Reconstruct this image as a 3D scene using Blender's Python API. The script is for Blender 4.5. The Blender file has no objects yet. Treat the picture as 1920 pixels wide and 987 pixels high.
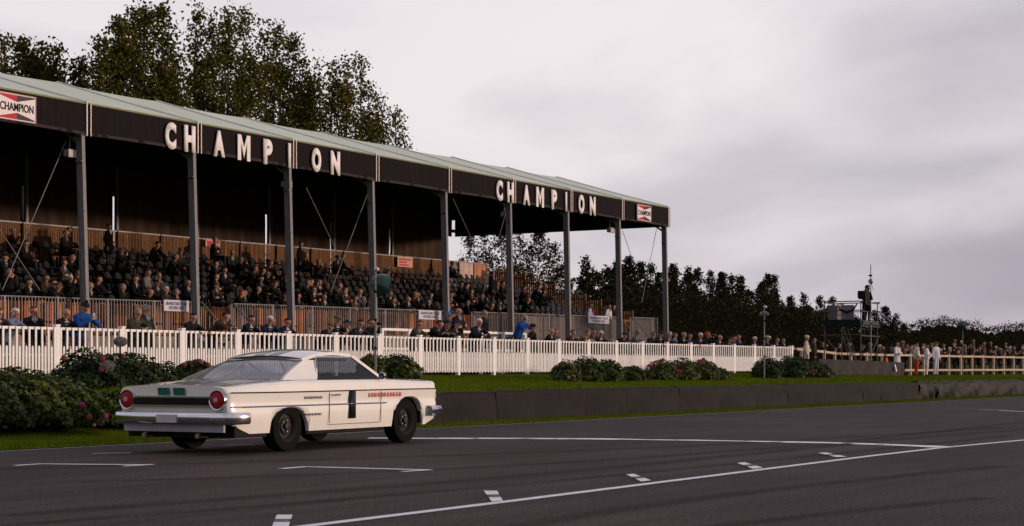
import bpy, bmesh, math, random
import numpy as np
from mathutils import Vector, Matrix
R = random.Random(11)
SC = bpy.context.scene
COL = SC.collection
# ------------------------------------------------------------------ camera
FX = 3240.0                      # focal length in photo pixels (1920 wide)
AL = math.atan(1970.0 / FX)      # angle between the view direction and the straight (world +X)
CA, SA = math.cos(AL), math.sin(AL)
CH, HY = 1.15, 690.0             # camera height, horizon row of the photo
cam_d = bpy.data.cameras.new('camera')
cam = bpy.data.objects.new('camera', cam_d); COL.objects.link(cam)
cam.location = (0, 0, CH)
cam.rotation_euler = (math.radians(90), 0, AL - math.radians(90))
cam_d.sensor_width = 36; cam_d.lens = 36 * FX / 1920
cam_d.shift_y = 196.5 / 1920
cam_d.clip_start = 0.1; cam_d.clip_end = 5000
cam_d.dof.use_dof = True; cam_d.dof.focus_distance = 33; cam_d.dof.aperture_fstop = 5.0
SC.camera = cam
# ------------------------------------------------------------------ sky, sun, exposure
SUN_EL, SUN_AZ = math.radians(4.6), math.radians(-58)    # azimuth of the sun in the XY plane, from +X
W = bpy.data.worlds.new('World'); SC.world = W; W.use_nodes = True
nt = W.node_tree; nt.nodes.clear()
def N(t, **k):
    n = nt.nodes.new(t)
    for a, b in k.items(): setattr(n, a, b)
    return n
def vmath(op, a, b=None, s=None):
    n = N('ShaderNodeVectorMath', operation=op)
    for i, v in enumerate((a, b)):
        if v is None: continue
        if isinstance(v, tuple): n.inputs[i].default_value = v
        else: nt.links.new(v, n.inputs[i])
    if s is not None: n.inputs['Scale'].default_value = s
    return n
def fmath(op, a, b=None, c=None, clamp=False):
    n = N('ShaderNodeMath', operation=op, use_clamp=clamp)
    for i, v in enumerate((a, b, c)):
        if v is None: continue
        if isinstance(v, (int, float)): n.inputs[i].default_value = v
        else: nt.links.new(v, n.inputs[i])
    return n.outputs[0]
def mixc(f, a, b):
    n = N('ShaderNodeMix', data_type='RGBA')
    if isinstance(f, float): n.inputs[0].default_value = f
    else: nt.links.new(f, n.inputs[0])
    for i, v in ((6, a), (7, b)):
        if isinstance(v, tuple): n.inputs[i].default_value = (*v, 1)
        else: nt.links.new(v, n.inputs[i])
    return n.outputs[2]
def sramp(f, lo, hi):
    n = N('ShaderNodeMapRange', interpolation_type='SMOOTHSTEP')
    nt.links.new(f, n.inputs[0]); n.inputs[1].default_value = lo; n.inputs[2].default_value = hi
    return n.outputs[0]
tc = N('ShaderNodeTexCoord')
d = vmath('NORMALIZE', tc.outputs['Generated']).outputs[0]
sep = N('ShaderNodeSeparateXYZ'); nt.links.new(d, sep.inputs[0])
zc = fmath('ADD', fmath('ABSOLUTE', sep.outputs[2]), 0.26)
cxy = N('ShaderNodeCombineXYZ')
nt.links.new(fmath('DIVIDE', sep.outputs[0], zc), cxy.inputs[0]); nt.links.new(fmath('DIVIDE', sep.outputs[1], zc), cxy.inputs[1])
def noise(vec, scale, detail=4, rough=.5, dist=0., off=(0, 0, 0)):
    n = N('ShaderNodeTexNoise'); n.inputs['Scale'].default_value = scale; n.inputs['Detail'].default_value = detail
    n.inputs['Roughness'].default_value = rough; n.inputs['Distortion'].default_value = dist
    v = vmath('ADD', vec, off).outputs[0]; nt.links.new(v, n.inputs['Vector']); return n.outputs[0]
rot = N('ShaderNodeVectorRotate', rotation_type='Z_AXIS'); rot.inputs['Angle'].default_value = -1.05
nt.links.new(cxy.outputs[0], rot.inputs['Vector'])
stre = vmath('MULTIPLY', rot.outputs[0], (1.6, 2.0, 1.0)).outputs[0]
big = noise(stre, .42, 3, .5, .3, (5.3, 1.7, 0))
mid = noise(stre, 1.25, 4, .45, .35, (2.1, 8.2, 3))
# brightness lobe of the thin cloud in the middle of the view (a wide glow in the overcast)
bd = Vector((CA - .085 * SA, SA + .085 * CA, .15)).normalized()
dot = vmath('DOT_PRODUCT', d, tuple(bd)).outputs['Value']
lobe = sramp(dot, .915, 1.0)
f1 = sramp(fmath('ADD', fmath('MULTIPLY', big, .5), fmath('MULTIPLY', mid, .5)), .38, .62)
f2 = fmath('ADD', fmath('MULTIPLY', f1, .60), fmath('MULTIPLY', lobe, .55), clamp=True)
skycol = mixc(f2, (.36, .305, .395), (1.03, .93, .94))
blue = mixc(fmath('MULTIPLY', noise(stre, .9, 2, .5, 0, (9, 4, 1)), .45), skycol, (.60, .62, .72))
hz = fmath('SUBTRACT', 1.0, sramp(sep.outputs[2], .0, .13))
sky = mixc(fmath('MULTIPLY', hz, .40), blue, (.43, .385, .53))
bgc = N('ShaderNodeBackground'); nt.links.new(sky, bgc.inputs[0]); bgc.inputs[1].default_value = .88
nis = N('ShaderNodeTexSky', sky_type='NISHITA'); nis.sun_disc = False
nis.sun_elevation = SUN_EL; nis.sun_rotation = math.radians(90) - SUN_AZ
bgn = N('ShaderNodeBackground'); nt.links.new(nis.outputs[0], bgn.inputs[0]); bgn.inputs[1].default_value = .02
add = N('ShaderNodeAddShader'); nt.links.new(bgc.outputs[0], add.inputs[0]); nt.links.new(bgn.outputs[0], add.inputs[1])
wo = N('ShaderNodeOutputWorld'); nt.links.new(add.outputs[0], wo.inputs[0])
sun_d = bpy.data.lights.new('sun', 'SUN'); sun = bpy.data.objects.new('sun', sun_d); COL.objects.link(sun)
sun_d.energy = 2.7; sun_d.angle = math.radians(3.0); sun_d.color = (1, .74, .58)
sv = Vector((math.cos(SUN_EL) * math.cos(SUN_AZ), math.cos(SUN_EL) * math.sin(SUN_AZ), math.sin(SUN_EL)))
sun.rotation_euler = sv.to_track_quat('Z', 'Y').to_euler(); sun.location = sv * 200
SC.view_settings.view_transform = 'Standard'; SC.view_settings.look = 'None'
SC.view_settings.gamma = 1; SC.view_settings.exposure = 0.0; SC.view_settings.use_curve_mapping = False
SC.cycles.max_bounces = 6; SC.cycles.transparent_max_bounces = 8
# ------------------------------------------------------------------ placing helpers
def ray(px):
    u = (px - 960) / FX
    return CA + u * SA, SA - u * CA
def Xat(px, P):                         # world X where the sight line of a photo column meets the line y = P
    a, b = ray(px); return P * a / b
def ppm(px, P): return FX * ray(px)[1] / P
def at(px, py, P):
    return Vector((Xat(px, P), P, CH + (HY - py) / ppm(px, P)))
def gpt(px, py, z=0.):                  # photo point on the horizontal plane z
    Z = FX * (CH - z) / (py - HY); a, b = ray(px); return Vector((Z * a, Z * b, z))
def px_of(X, P):
    Zf = X * CA + P * SA; return 960 + FX * (X * SA - P * CA) / Zf
def sst(a, b, x):
    t = min(1, max(0, (x - a) / (b - a))); return t * t * (3 - 2 * t)
def gz(X, Y):                           # height of the grass bank
    top = .93 - .21 * sst(69, 86, X)
    f = .60 * sst(22.8, 25.2, X)
    if Y <= 19.62: return max(.03, f)
    t = (Y - 19.6) / 8.2
    g = f + (top - f) * min(1, t)
    return max(.03, min(g, top) + .015 * math.sin(X * .9) * math.sin(Y * 1.3))
# ------------------------------------------------------------------ materials
MATS = {}
def M(name, col, rough=.6, var=.12, scale=6., col2=None, bump=0., bscale=40., metal=0., spec=.12, rnd=0., island=0., coat=0., fac=.5, trans=0., objcol=False, stretch=None, detail=4):
    if name in MATS: return MATS[name]
    m = bpy.data.materials.new(name); m.use_nodes = True; t = m.node_tree; nd = t.nodes; L = t.links.new
    b = nd['Principled BSDF']; b.inputs['Roughness'].default_value = rough; b.inputs['Metallic'].default_value = metal
    b.inputs['Specular IOR Level'].default_value = spec; b.inputs['Coat Weight'].default_value = coat
    co = nd.new('ShaderNodeTexCoord').outputs['Object']
    if stretch:
        mp = nd.new('ShaderNodeMapping'); mp.inputs['Scale'].default_value = stretch; L(co, mp.inputs[0]); co = mp.outputs[0]
    n = nd.new('ShaderNodeTexNoise'); n.inputs['Scale'].default_value = scale; n.inputs['Detail'].default_value = detail; L(co, n.inputs['Vector'])
    mr = nd.new('ShaderNodeMapRange'); L(n.outputs[0], mr.inputs[0]); mr.inputs[1].default_value = .3; mr.inputs[2].default_value = .7
    mx = nd.new('ShaderNodeMix'); mx.data_type = 'RGBA'; L(mr.outputs[0], mx.inputs[0])
    c2 = col2 or tuple(min(1, c * (1 + var)) for c in col); c1 = col if col2 else tuple(c * (1 - var) for c in col)
    mx.inputs[6].default_value = (*c1, 1); mx.inputs[7].default_value = (*c2, 1)
    out = mx.outputs[2]
    if objcol:
        oi = nd.new('ShaderNodeObjectInfo'); m2 = nd.new('ShaderNodeMix'); m2.data_type = 'RGBA'; m2.blend_type = 'MULTIPLY'
        m2.inputs[0].default_value = 1; L(oi.outputs['Color'], m2.inputs[6]); L(out, m2.inputs[7]); out = m2.outputs[2]
    for amt, kind in ((rnd, 'obj'), (island, 'isl')):
        if amt:
            src = nd.new('ShaderNodeObjectInfo').outputs['Random'] if kind == 'obj' else nd.new('ShaderNodeNewGeometry').outputs['Random Per Island']
            r2 = nd.new('ShaderNodeMapRange'); L(src, r2.inputs[0]); r2.inputs[3].default_value = 1 - amt; r2.inputs[4].default_value = 1 + amt
            hs = nd.new('ShaderNodeHueSaturation'); L(r2.outputs[0], hs.inputs['Value']); L(out, hs.inputs['Color']); out = hs.outputs[0]
    L(out, b.inputs['Base Color'])
    if bump:
        n2 = nd.new('ShaderNodeTexNoise'); n2.inputs['Scale'].default_value = bscale; n2.inputs['Detail'].default_value = 4; L(co, n2.inputs['Vector'])
        bp = nd.new('ShaderNodeBump'); bp.inputs['Strength'].default_value = bump; bp.inputs['Distance'].default_value = .02
        L(n2.outputs[0], bp.inputs['Height']); L(bp.outputs[0], b.inputs['Normal'])
    if trans:
        tr = nd.new('ShaderNodeBsdfTranslucent'); L(out, tr.inputs[0]); ms = nd.new('ShaderNodeMixShader'); ms.inputs[0].default_value = trans
        L(b.outputs[0], ms.inputs[1]); L(tr.outputs[0], ms.inputs[2]); L(ms.outputs[0], nd['Material Output'].inputs[0])
    MATS[name] = m; return m
def leafmat(name, c1, c2, c3, trans=.25, rough=.55, spec=.2):
    if name in MATS: return MATS[name]
    m = bpy.data.materials.new(name); m.use_nodes = True; t = m.node_tree; nd = t.nodes; L = t.links.new
    b = nd['Principled BSDF']; b.inputs['Roughness'].default_value = rough; b.inputs['Specular IOR Level'].default_value = spec
    g = nd.new('ShaderNodeNewGeometry'); co = nd.new('ShaderNodeTexCoord')
    n = nd.new('ShaderNodeTexNoise'); n.inputs['Scale'].default_value = .5; n.inputs['Detail'].default_value = 3; L(co.outputs['Object'], n.inputs['Vector'])
    a = nd.new('ShaderNodeMath'); a.operation = 'MULTIPLY_ADD'; L(n.outputs[0], a.inputs[0]); a.inputs[1].default_value = 1.1; a.inputs[2].default_value = -.55
    s = nd.new('ShaderNodeMath'); s.operation = 'ADD'; L(g.outputs['Random Per Island'], s.inputs[0]); L(a.outputs[0], s.inputs[1])
    cr = nd.new('ShaderNodeValToRGB'); e = cr.color_ramp.elements; e[0].color = (*c1, 1); e[1].color = (*c3, 1); e[0].position = .1; e[1].position = 1
    m1 = cr.color_ramp.elements.new(.6); m1.color = (*c2, 1); L(s.outputs[0], cr.inputs[0]); L(cr.outputs[0], b.inputs['Base Color'])
    tr = nd.new('ShaderNodeBsdfTranslucent'); L(cr.outputs[0], tr.inputs[0]); ms = nd.new('ShaderNodeMixShader'); ms.inputs[0].default_value = trans
    L(b.outputs[0], ms.inputs[1]); L(tr.outputs[0], ms.inputs[2]); L(ms.outputs[0], nd['Material Output'].inputs[0])
    MATS[name] = m; return m
# ------------------------------------------------------------------ objects
WL = {}                                  # world location of each object I place
def tag(o, label=None, cat=None, group=None, kind=None):
    if label: o['label'] = label
    if cat: o['category'] = cat
    if group: o['group'] = group
    if kind: o['kind'] = kind
    return o
def empty(name, loc, label, cat, group=None, rz=0.):
    o = bpy.data.objects.new(name, None); COL.objects.link(o); o.location = loc; o.rotation_euler = (0, 0, rz)
    o.empty_display_size = .3; WL[o.name] = Vector(loc); return tag(o, label, cat, group)
def link(name, me, parent=None, loc=None):
    o = bpy.data.objects.new(name, me); COL.objects.link(o)
    if loc is not None: o.location = loc
    if parent: o.parent = parent
    return o
class MB:
    def __init__(s): s.v = []; s.f = []; s.m = []; s.mi = 0
    def add(s, vs, fs):
        k = len(s.v); s.v += [tuple(v) for v in vs]; s.f += [tuple(i + k for i in f) for f in fs]; s.m += [s.mi] * len(fs); return s
    def box(s, c, d, rz=0., M4=None):
        hx, hy, hz = d[0] / 2, d[1] / 2, d[2] / 2; c = Vector(c)
        vs = [Vector((x, y, z)) for z in (-hz, hz) for x, y in ((-hx, -hy), (hx, -hy), (hx, hy), (-hx, hy))]
        if M4 is not None: vs = [M4 @ v for v in vs]
        elif rz: r = Matrix.Rotation(rz, 3, 'Z'); vs = [r @ v for v in vs]
        return s.add([v + c for v in vs], [(3, 2, 1, 0), (4, 5, 6, 7), (0, 1, 5, 4), (1, 2, 6, 5), (2, 3, 7, 6), (3, 0, 4, 7)])
    def span(s, a, b): return s.box([(a[i] + b[i]) / 2 for i in range(3)], [abs(b[i] - a[i]) for i in range(3)])
    def bar(s, a, b, w, h):              # square bar between two points
        a, b = Vector(a), Vector(b); t = b - a; L = t.length; t.normalize()
        up = Vector((0, 0, 1)) if abs(t.z) < .95 else Vector((0, 1, 0)); x = t.cross(up).normalized(); y = x.cross(t)
        vs = [p + x * sx * w / 2 + y * sy * h / 2 for p in (a, b) for sx, sy in ((-1, -1), (1, -1), (1, 1), (-1, 1))]
        return s.add(vs, [(0, 1, 2, 3), (7, 6, 5, 4), (0, 4, 5, 1), (1, 5, 6, 2), (2, 6, 7, 3), (3, 7, 4, 0)])
    def tube(s, pts, rs, n=8, cap=True):
        pts = [Vector(p) for p in pts]
        if not hasattr(rs, '__len__'): rs = [rs] * len(pts)
        vs = []; fs = []
        for i, p in enumerate(pts):
            t = (pts[min(i + 1, len(pts) - 1)] - pts[max(i - 1, 0)]).normalized()
            up = Vector((0, 0, 1)) if abs(t.z) < .9 else Vector((0, 1, 0)); x = t.cross(up).normalized(); y = x.cross(t)
            vs += [p + (x * math.cos(a) + y * math.sin(a)) * rs[i] for a in [2 * math.pi * k / n for k in range(n)]]
        for i in range(len(pts) - 1):
            for k in range(n): fs.append((i * n + k, i * n + (k + 1) % n, (i + 1) * n + (k + 1) % n, (i + 1) * n + k))
        if cap: fs += [tuple(range(n))[::-1], tuple(range((len(pts) - 1) * n, len(pts) * n))]
        return s.add(vs, fs)
    def lathe(s, prof, axis_pt, axis=(0, 0, 1), n=16):
        ax = Vector(axis).normalized(); up = Vector((0, 0, 1)) if abs(ax.z) < .9 else Vector((0, 1, 0)); x = ax.cross(up).normalized(); y = ax.cross(x)
        vs = []; fs = []; P0 = Vector(axis_pt)
        for r, h in prof: vs += [P0 + ax * h + (x * math.cos(a) + y * math.sin(a)) * max(r, 1e-4) for a in [2 * math.pi * k / n for k in range(n)]]
        for i in range(len(prof) - 1):
            for k in range(n): fs.append((i * n + k, i * n + (k + 1) % n, (i + 1) * n + (k + 1) % n, (i + 1) * n + k))
        return s.add(vs, fs)
    def grid(s, fn, nu, nv):
        vs = [fn(i / nu, j / nv) for j in range(nv + 1) for i in range(nu + 1)]
        return s.add(vs, [(j * (nu + 1) + i, j * (nu + 1) + i + 1, (j + 1) * (nu + 1) + i + 1, (j + 1) * (nu + 1) + i) for j in range(nv) for i in range(nu)])
    def sphere(s, c, r, n=10, m=7, sc=(1, 1, 1)):
        c = Vector(c); vs = [c + Vector((math.cos(2 * math.pi * k / n) * math.sin(math.pi * j / m) * sc[0], math.sin(2 * math.pi * k / n) * math.sin(math.pi * j / m) * sc[1], math.cos(math.pi * j / m) * sc[2])) * r for j in range(m + 1) for k in range(n)]
        return s.add(vs, [(j * n + k, (j + 1) * n + k, (j + 1) * n + (k + 1) % n, j * n + (k + 1) % n) for j in range(m) for k in range(n)])
    def mesh(s, name, mat, smooth=False, shift=None, sharp=None):
        me = bpy.data.meshes.new(name)
        v = s.v if shift is None else [(a[0] - shift[0], a[1] - shift[1], a[2] - shift[2]) for a in s.v]
        me.from_pydata(v, [], s.f)
        for m in (mat if isinstance(mat, (list, tuple)) else [mat]): me.materials.append(m)
        if isinstance(mat, (list, tuple)): me.polygons.foreach_set('material_index', s.m)
        if smooth:
            me.polygons.foreach_set('use_smooth', [True] * len(me.polygons))
            if sharp: me.set_sharp_from_angle(angle=math.radians(sharp))
        me.update(); return me
    def build(s, name, mat, parent=None, smooth=False, sharp=None, label=None, kind=None):
        a = np.array(s.v); c = Vector(((a[:, 0].min() + a[:, 0].max()) / 2, (a[:, 1].min() + a[:, 1].max()) / 2, a[:, 2].min()))
        o = link(name, s.mesh(name, mat, smooth, c, sharp), parent)
        WL[o.name] = c; o.location = c - (WL[parent.name] if parent else Vector((0, 0, 0)))
        return tag(o, label, kind=kind)
def put(name, me, loc, parent=None):      # a shared mesh at a world place
    o = link(name, me, parent); loc = Vector(loc); WL[o.name] = loc
    o.location = loc - (WL[parent.name] if parent else Vector((0, 0, 0))); return o
def text_mesh(name, s, h, depth, mat, bold=.0, width=None, wfac=1., align=None):
    cu = bpy.data.curves.new('t', 'FONT'); cu.body = s; cu.size = 1; cu.offset = bold; cu.resolution_u = 4
    if align: cu.align_x = 'CENTER'; cu.space_line = .95
    o = bpy.data.objects.new('t', cu); COL.objects.link(o); bpy.context.view_layer.update()
    me = bpy.data.meshes.new_from_object(o.evaluated_get(bpy.context.evaluated_depsgraph_get())); bpy.data.objects.remove(o); bpy.data.curves.remove(cu)
    a = np.array([v.co[:] for v in me.vertices]); lo, hi = a.min(0), a.max(0); sy = h / (hi[1] - lo[1]); sx = (width / (hi[0] - lo[0])) if width else sy * wfac
    bm = bmesh.new(); bm.from_mesh(me)
    if depth:
        r = bmesh.ops.extrude_face_region(bm, geom=bm.faces[:]); 
        for v in [g for g in r['geom'] if isinstance(g, bmesh.types.BMVert)]: v.co.z += 1
    for v in bm.verts:
        x, y, z = v.co; v.co = ((x - (lo[0] + hi[0]) / 2) * sx, -z * depth, (y - (lo[1] + hi[1]) / 2) * sy)
    bmesh.ops.recalc_face_normals(bm, faces=bm.faces[:])
    bm.to_mesh(me); bm.free(); me.materials.clear(); me.materials.append(mat); me.name = name; return me
def np_mesh(name, verts, nper, mat, smooth=False):      # verts (K*nper,3): K separate polygons of nper corners
    k = len(verts) // nper; me = bpy.data.meshes.new(name); me.vertices.add(len(verts)); me.vertices.foreach_set('co', verts.astype(np.float32).ravel())
    me.loops.add(len(verts)); me.loops.foreach_set('vertex_index', np.arange(len(verts), dtype=np.int32))
    me.polygons.add(k); me.polygons.foreach_set('loop_start', np.arange(0, len(verts), nper, dtype=np.int32)); me.polygons.foreach_set('loop_total', np.full(k, nper, dtype=np.int32))
    me.materials.append(mat); me.update(calc_edges=True); return me
RN = np.random.default_rng(5)
def leaves(cent, size, aspect=.62, updir=None, tilt=1.):       # folded leaf quads about centres
    n = len(cent); d1 = RN.normal(size=(n, 3)); 
    if updir is not None: d1 = d1 * tilt + updir
    d1 /= np.linalg.norm(d1, axis=1)[:, None]; d2 = np.cross(d1, RN.normal(size=(n, 3))); d2 /= np.linalg.norm(d2, axis=1)[:, None]
    s = size * RN.uniform(.7, 1.3, n)[:, None]; a = d1 * s * .5; b = d2 * s * .5 * aspect
    return np.stack([cent - a, cent + b, cent + a, cent - b], 1).reshape(-1, 3)
# ------------------------------------------------------------------ ground, track, paint
def asphalt(name, base, v, dark=1.):
    m = bpy.data.materials.new(name); m.use_nodes = True; t = m.node_tree; nd = t.nodes; L = t.links.new; b = nd['Principled BSDF']
    co = nd.new('ShaderNodeTexCoord').outputs['Object']
    def no(sc, det, st=(1, 1, 1), ro=.5):
        mp = nd.new('ShaderNodeMapping'); mp.inputs['Scale'].default_value = st; L(co, mp.inputs[0])
        n = nd.new('ShaderNodeTexNoise'); n.inputs['Scale'].default_value = sc; n.inputs['Detail'].default_value = det; n.inputs['Roughness'].default_value = ro; L(mp.outputs[0], n.inputs['Vector']); return n.outputs[0]
    def ramp(f, a, bb, x, y):
        r = nd.new('ShaderNodeMapRange'); L(f, r.inputs[0]); r.inputs[1].default_value = a; r.inputs[2].default_value = bb; r.inputs[3].default_value = x; r.inputs[4].default_value = y; return r.outputs[0]
    def mul(a, c):
        n = nd.new('ShaderNodeMath'); n.operation = 'MULTIPLY'; L(a, n.inputs[0]); L(c, n.inputs[1]); return n.outputs[0]
    f = mul(ramp(no(22, 5, (1, 1, 1), .8), .36, .64, .35, 1.75), ramp(no(130, 1), .50, .70, .85, 2.6))
    f = mul(f, ramp(no(.35, 4), .3, .7, .76, 1.2)); f = mul(f, ramp(no(1.2, 5, (.12, 2.2, 1)), .35, .65, .84, 1.14)); f = mul(f, ramp(no(.5, 3, (.05, 3.0, 1)), .55, .7, 1, .8))
    c = nd.new('ShaderNodeMix'); c.data_type = 'RGBA'; c.blend_type = 'MULTIPLY'; c.inputs[0].default_value = 1; c.inputs[6].default_value = (*base, 1)
    cc = nd.new('ShaderNodeCombineColor'); [L(f, cc.inputs[i]) for i in range(3)]; L(cc.outputs[0], c.inputs[7]); L(c.outputs[2], b.inputs['Base Color'])
    b.inputs['Roughness'].default_value = .82; b.inputs['Specular IOR Level'].default_value = .12
    bp = nd.new('ShaderNodeBump'); bp.inputs['Strength'].default_value = .5; bp.inputs['Distance'].default_value = .012; L(no(110, 4), bp.inputs['Height']); L(bp.outputs[0], b.inputs['Normal'])
    return m
m_asph = asphalt('worn_asphalt', (.0425, .033, .031), .2)
m_grass = M('mown_grass', (.048, .074, .004), .95, scale=2.5, col2=(.095, .122, .008), bump=.8, bscale=60, spec=.0)
m_soil = M('field_ground', (.05, .055, .02), .95, scale=1.2, col2=(.075, .07, .035), spec=.1)
def struct(name, mb, mat, smooth=False, kind='structure'):
    o = mb.build(name, mat, smooth=smooth); o['kind'] = kind; return o
g = MB(); g.grid(lambda u, v: (-1500 + 4000 * u, -1500 + 4500 * v, -.02), 4, 4); struct('ground', g, m_soil)
g = MB(); g.grid(lambda u, v: (-60 + 560 * u, -9 + 27.6 * v, 0), 60, 6); struct('race_track', g, m_asph)
g = MB(); g.grid(lambda u, v: (-60 + 560 * u, 18.45 + 1.4 * v, .012 + .03 * min(1, v * 3)), 140, 4); struct('grass_verge', g, m_grass)
xs = sorted(set([-60 + 5 * i for i in range(14)] + [10 + i * 1.0 for i in range(190)] + [200 + 20 * i for i in range(30)] + [26.0, 26.01]))
ys = [19.64, 20.2, 21, 22, 23, 24, 25, 26, 27, 27.8, 29, 31, 34, 40, 55, 90, 160, 400]
g = MB(); nx = len(xs)
g.add([(x, y, gz(x, y)) for y in ys for x in xs], [(j * nx + i, j * nx + i + 1, (j + 1) * nx + i + 1, (j + 1) * nx + i) for j in range(len(ys) - 1) for i in range(nx - 1)])
struct('grass_bank', g, m_grass, True)
m_paint = M('road_paint', (.66, .65, .65), .6, scale=9, col2=(.84, .82, .82), bump=.2, detail=8)
m_oldpaint = M('worn_paint', (.20, .19, .19), .7, scale=14, col2=(.55, .53, .52), detail=8)
m_tyre = M('tyre_mark', (.028, .020, .020), .8, scale=3, col2=(.044, .033, .032), stretch=(.5, 5, 1), spec=.05, detail=8)
m_chip = M('chipped_paint', (.05, .042, .042), .7, scale=2.6, col2=(.84, .82, .82), detail=9)
for _n in m_chip.node_tree.nodes:
    if _n.type == 'MAP_RANGE': _n.inputs[1].default_value = .36; _n.inputs[2].default_value = .46
ZC = [0]
def strip(name, pts, w, mat, z=.006, jag=0., parent=None, kind='structure', seg=.5):
    ZC[0] += 1; z += ZC[0] * .00015; pts = [Vector((p[0], p[1], 0)) for p in pts]; out = []
    for a, b in zip(pts[:-1], pts[1:]):
        n = max(1, int((b - a).length / seg)); out += [a + (b - a) * k / n for k in range(n)]
    out.append(pts[-1]); vs = []
    for i, p in enumerate(out):
        t = (out[min(i + 1, len(out) - 1)] - out[max(i - 1, 0)]).normalized(); s = Vector((-t.y, t.x, 0))
        vs += [p + s * (w / 2 + R.uniform(-jag, jag)) + Vector((0, 0, z)), p - s * (w / 2 + R.uniform(-jag, jag)) + Vector((0, 0, z))]
    g = MB().add(vs, [(2 * i, 2 * i + 1, 2 * i + 3, 2 * i + 2) for i in range(len(out) - 1)]); o = g.build(name, mat, parent)
    if kind: o['kind'] = kind
    return o
strip('edge_line', [(-40, 18.3), (300, 18.3)], .09, m_oldpaint, jag=.008)
strip('pit_lane_line', [gpt(420, 1007), gpt(582, 987), gpt(960, 940.5), gpt(1440, 880), gpt(1640, 855), gpt(1765, 840.5), gpt(1920, 826), gpt(2100, 810)], .125, m_paint, jag=.003)
fl = [gpt(x, y) for x, y in ((690, 822.5), (800, 822.7), (950, 823), (1130, 824), (1300, 826.6), (1480, 829.5), (1640, 834), (1770, 839))]
strip('finish_line', fl, .38, M('chipped_paint', (.06, .05, .05), .7, scale=3.2, col2=(.84, .82, .82), detail=9), jag=.10, seg=.55)
def edge_quad(pts, z=.007): return [Vector((p.x, p.y, z)) for p in (gpt(*q) for q in pts)]
for q in (((28, 874), (75, 871), (265, 872.5), (285, 872.2)), ((528, 880), (572, 876.3), (808, 882.5))):
    strip('grid_box_line', [gpt(*p) for p in q], .12, m_paint, jag=.004, seg=.3)
strip('grid_box_line', [gpt(232, 875.5), gpt(287, 871.8)], .10, m_paint, jag=.004); strip('grid_box_line', [gpt(754, 885.6), gpt(808, 882.2)], .10, m_paint, jag=.004)
strip('grid_box_line', [gpt(172, 851.3), gpt(246, 850.3)], .13, m_oldpaint, jag=.012); strip('grid_box_line', [gpt(424, 836), gpt(478, 834)], .13, m_oldpaint, jag=.012)
strip('faded_line', [gpt(1836, 769), gpt(1875, 770), gpt(1940, 774)], .3, m_oldpaint, jag=.05); strip('faded_line', [gpt(1740, 772), gpt(1775, 771)], .4, M('faint_paint', (.08, .072, .074), .8, scale=8), jag=.08)
# chequered grid tabs beside the long line: white block, black bar with fine print, white block
for q in (((510, 990), (519, 968), (548.5, 968), (541, 990)), ((922, 943), (907, 922.5), (932, 922.5), (943, 941.5)), ((1202, 905), (1174, 891.5), (1189, 890.5), (1221, 903)), ((1412, 881), (1382, 870), (1396, 868.5), (1431, 879)), ((1568, 859), (1534, 851), (1548, 850), (1588, 858))):
    P4 = [gpt(*p) for p in q]                       # near-left, far-left, far-right, near-right
    def qd(a, b, z, s0=0., s1=1.):
        l = lambda t, s: (P4[0].lerp(P4[1], t)).lerp(P4[3].lerp(P4[2], t), s)
        return [Vector((p.x, p.y, z)) for p in (l(a, s0), l(b, s0), l(b, s1), l(a, s1))]
    g = MB(); g.add(qd(0, .36, .011), [(0, 1, 2, 3)]); g.add(qd(.62, 1, .011), [(0, 1, 2, 3)]); struct('grid_slot_tab', g, m_paint)
    g = MB(); g.add(qd(.36, .62, .011), [(0, 1, 2, 3)]); struct('grid_slot_bar', g, M('bar_black', (.045, .042, .05), .6, scale=30))
    g = MB()
    for s in range(9):
        if s != 4: g.add(qd(.40, .45, .015, .1 + s * .09, .15 + s * .09), [(0, 1, 2, 3)])
    struct('grid_slot_print', g, m_oldpaint)
# rubber laid down by tyres
mtm = bpy.data.materials.new('rubber_film'); mtm.use_nodes = True; q_ = mtm.node_tree; b_ = q_.nodes['Principled BSDF']; b_.inputs['Base Color'].default_value = (.016, .012, .012, 1); b_.inputs['Roughness'].default_value = .8; b_.inputs['Specular IOR Level'].default_value = .05
at_ = q_.nodes.new('ShaderNodeAttribute'); at_.attribute_name = 'wear'; no_ = q_.nodes.new('ShaderNodeTexNoise'); no_.inputs['Scale'].default_value = 1.3; no_.inputs['Detail'].default_value = 6; co_ = q_.nodes.new('ShaderNodeTexCoord'); q_.links.new(co_.outputs['Object'], no_.inputs['Vector'])
mm_ = q_.nodes.new('ShaderNodeMath'); mm_.operation = 'MULTIPLY'; q_.links.new(at_.outputs['Fac'], mm_.inputs[0]); q_.links.new(no_.outputs[0], mm_.inputs[1]); q_.links.new(mm_.outputs[0], b_.inputs['Alpha'])
def tyre_mark(pts, w, k, z):
    pts = [gpt(*p) for p in pts]; out = []
    for a, b in zip(pts[:-1], pts[1:]): n_ = max(1, int((b - a).length / .8)); out += [a.lerp(b, i / n_) for i in range(n_)]
    for _ in range(8): out = [out[0]] + [(out[i - 1] + out[i] * 2 + out[i + 1]) / 4 for i in range(1, len(out) - 1)] + [out[-1]]
    g = MB(); vs = []; al = []
    for i, p in enumerate(out):
        t = (out[min(i + 1, len(out) - 1)] - out[max(i - 1, 0)]).normalized(); s = Vector((-t.y, t.x, 0))
        for j, f in enumerate((0, .7, 1, .7, 0)): vs.append((p + s * w * (j / 4 - .5) + Vector((0, 0, z)))); al.append(f * k)
    g.add(vs, [(5 * i + j, 5 * i + j + 1, 5 * i + j + 6, 5 * i + j + 5) for i in range(len(out) - 1) for j in range(4)])
    o = g.build('tyre_mark', mtm); o['kind'] = 'structure'; ca = o.data.color_attributes.new('wear', 'FLOAT_COLOR', 'POINT')
    for i, v in enumerate(al): ca.data[i].color = (v, v, v, 1)
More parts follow.
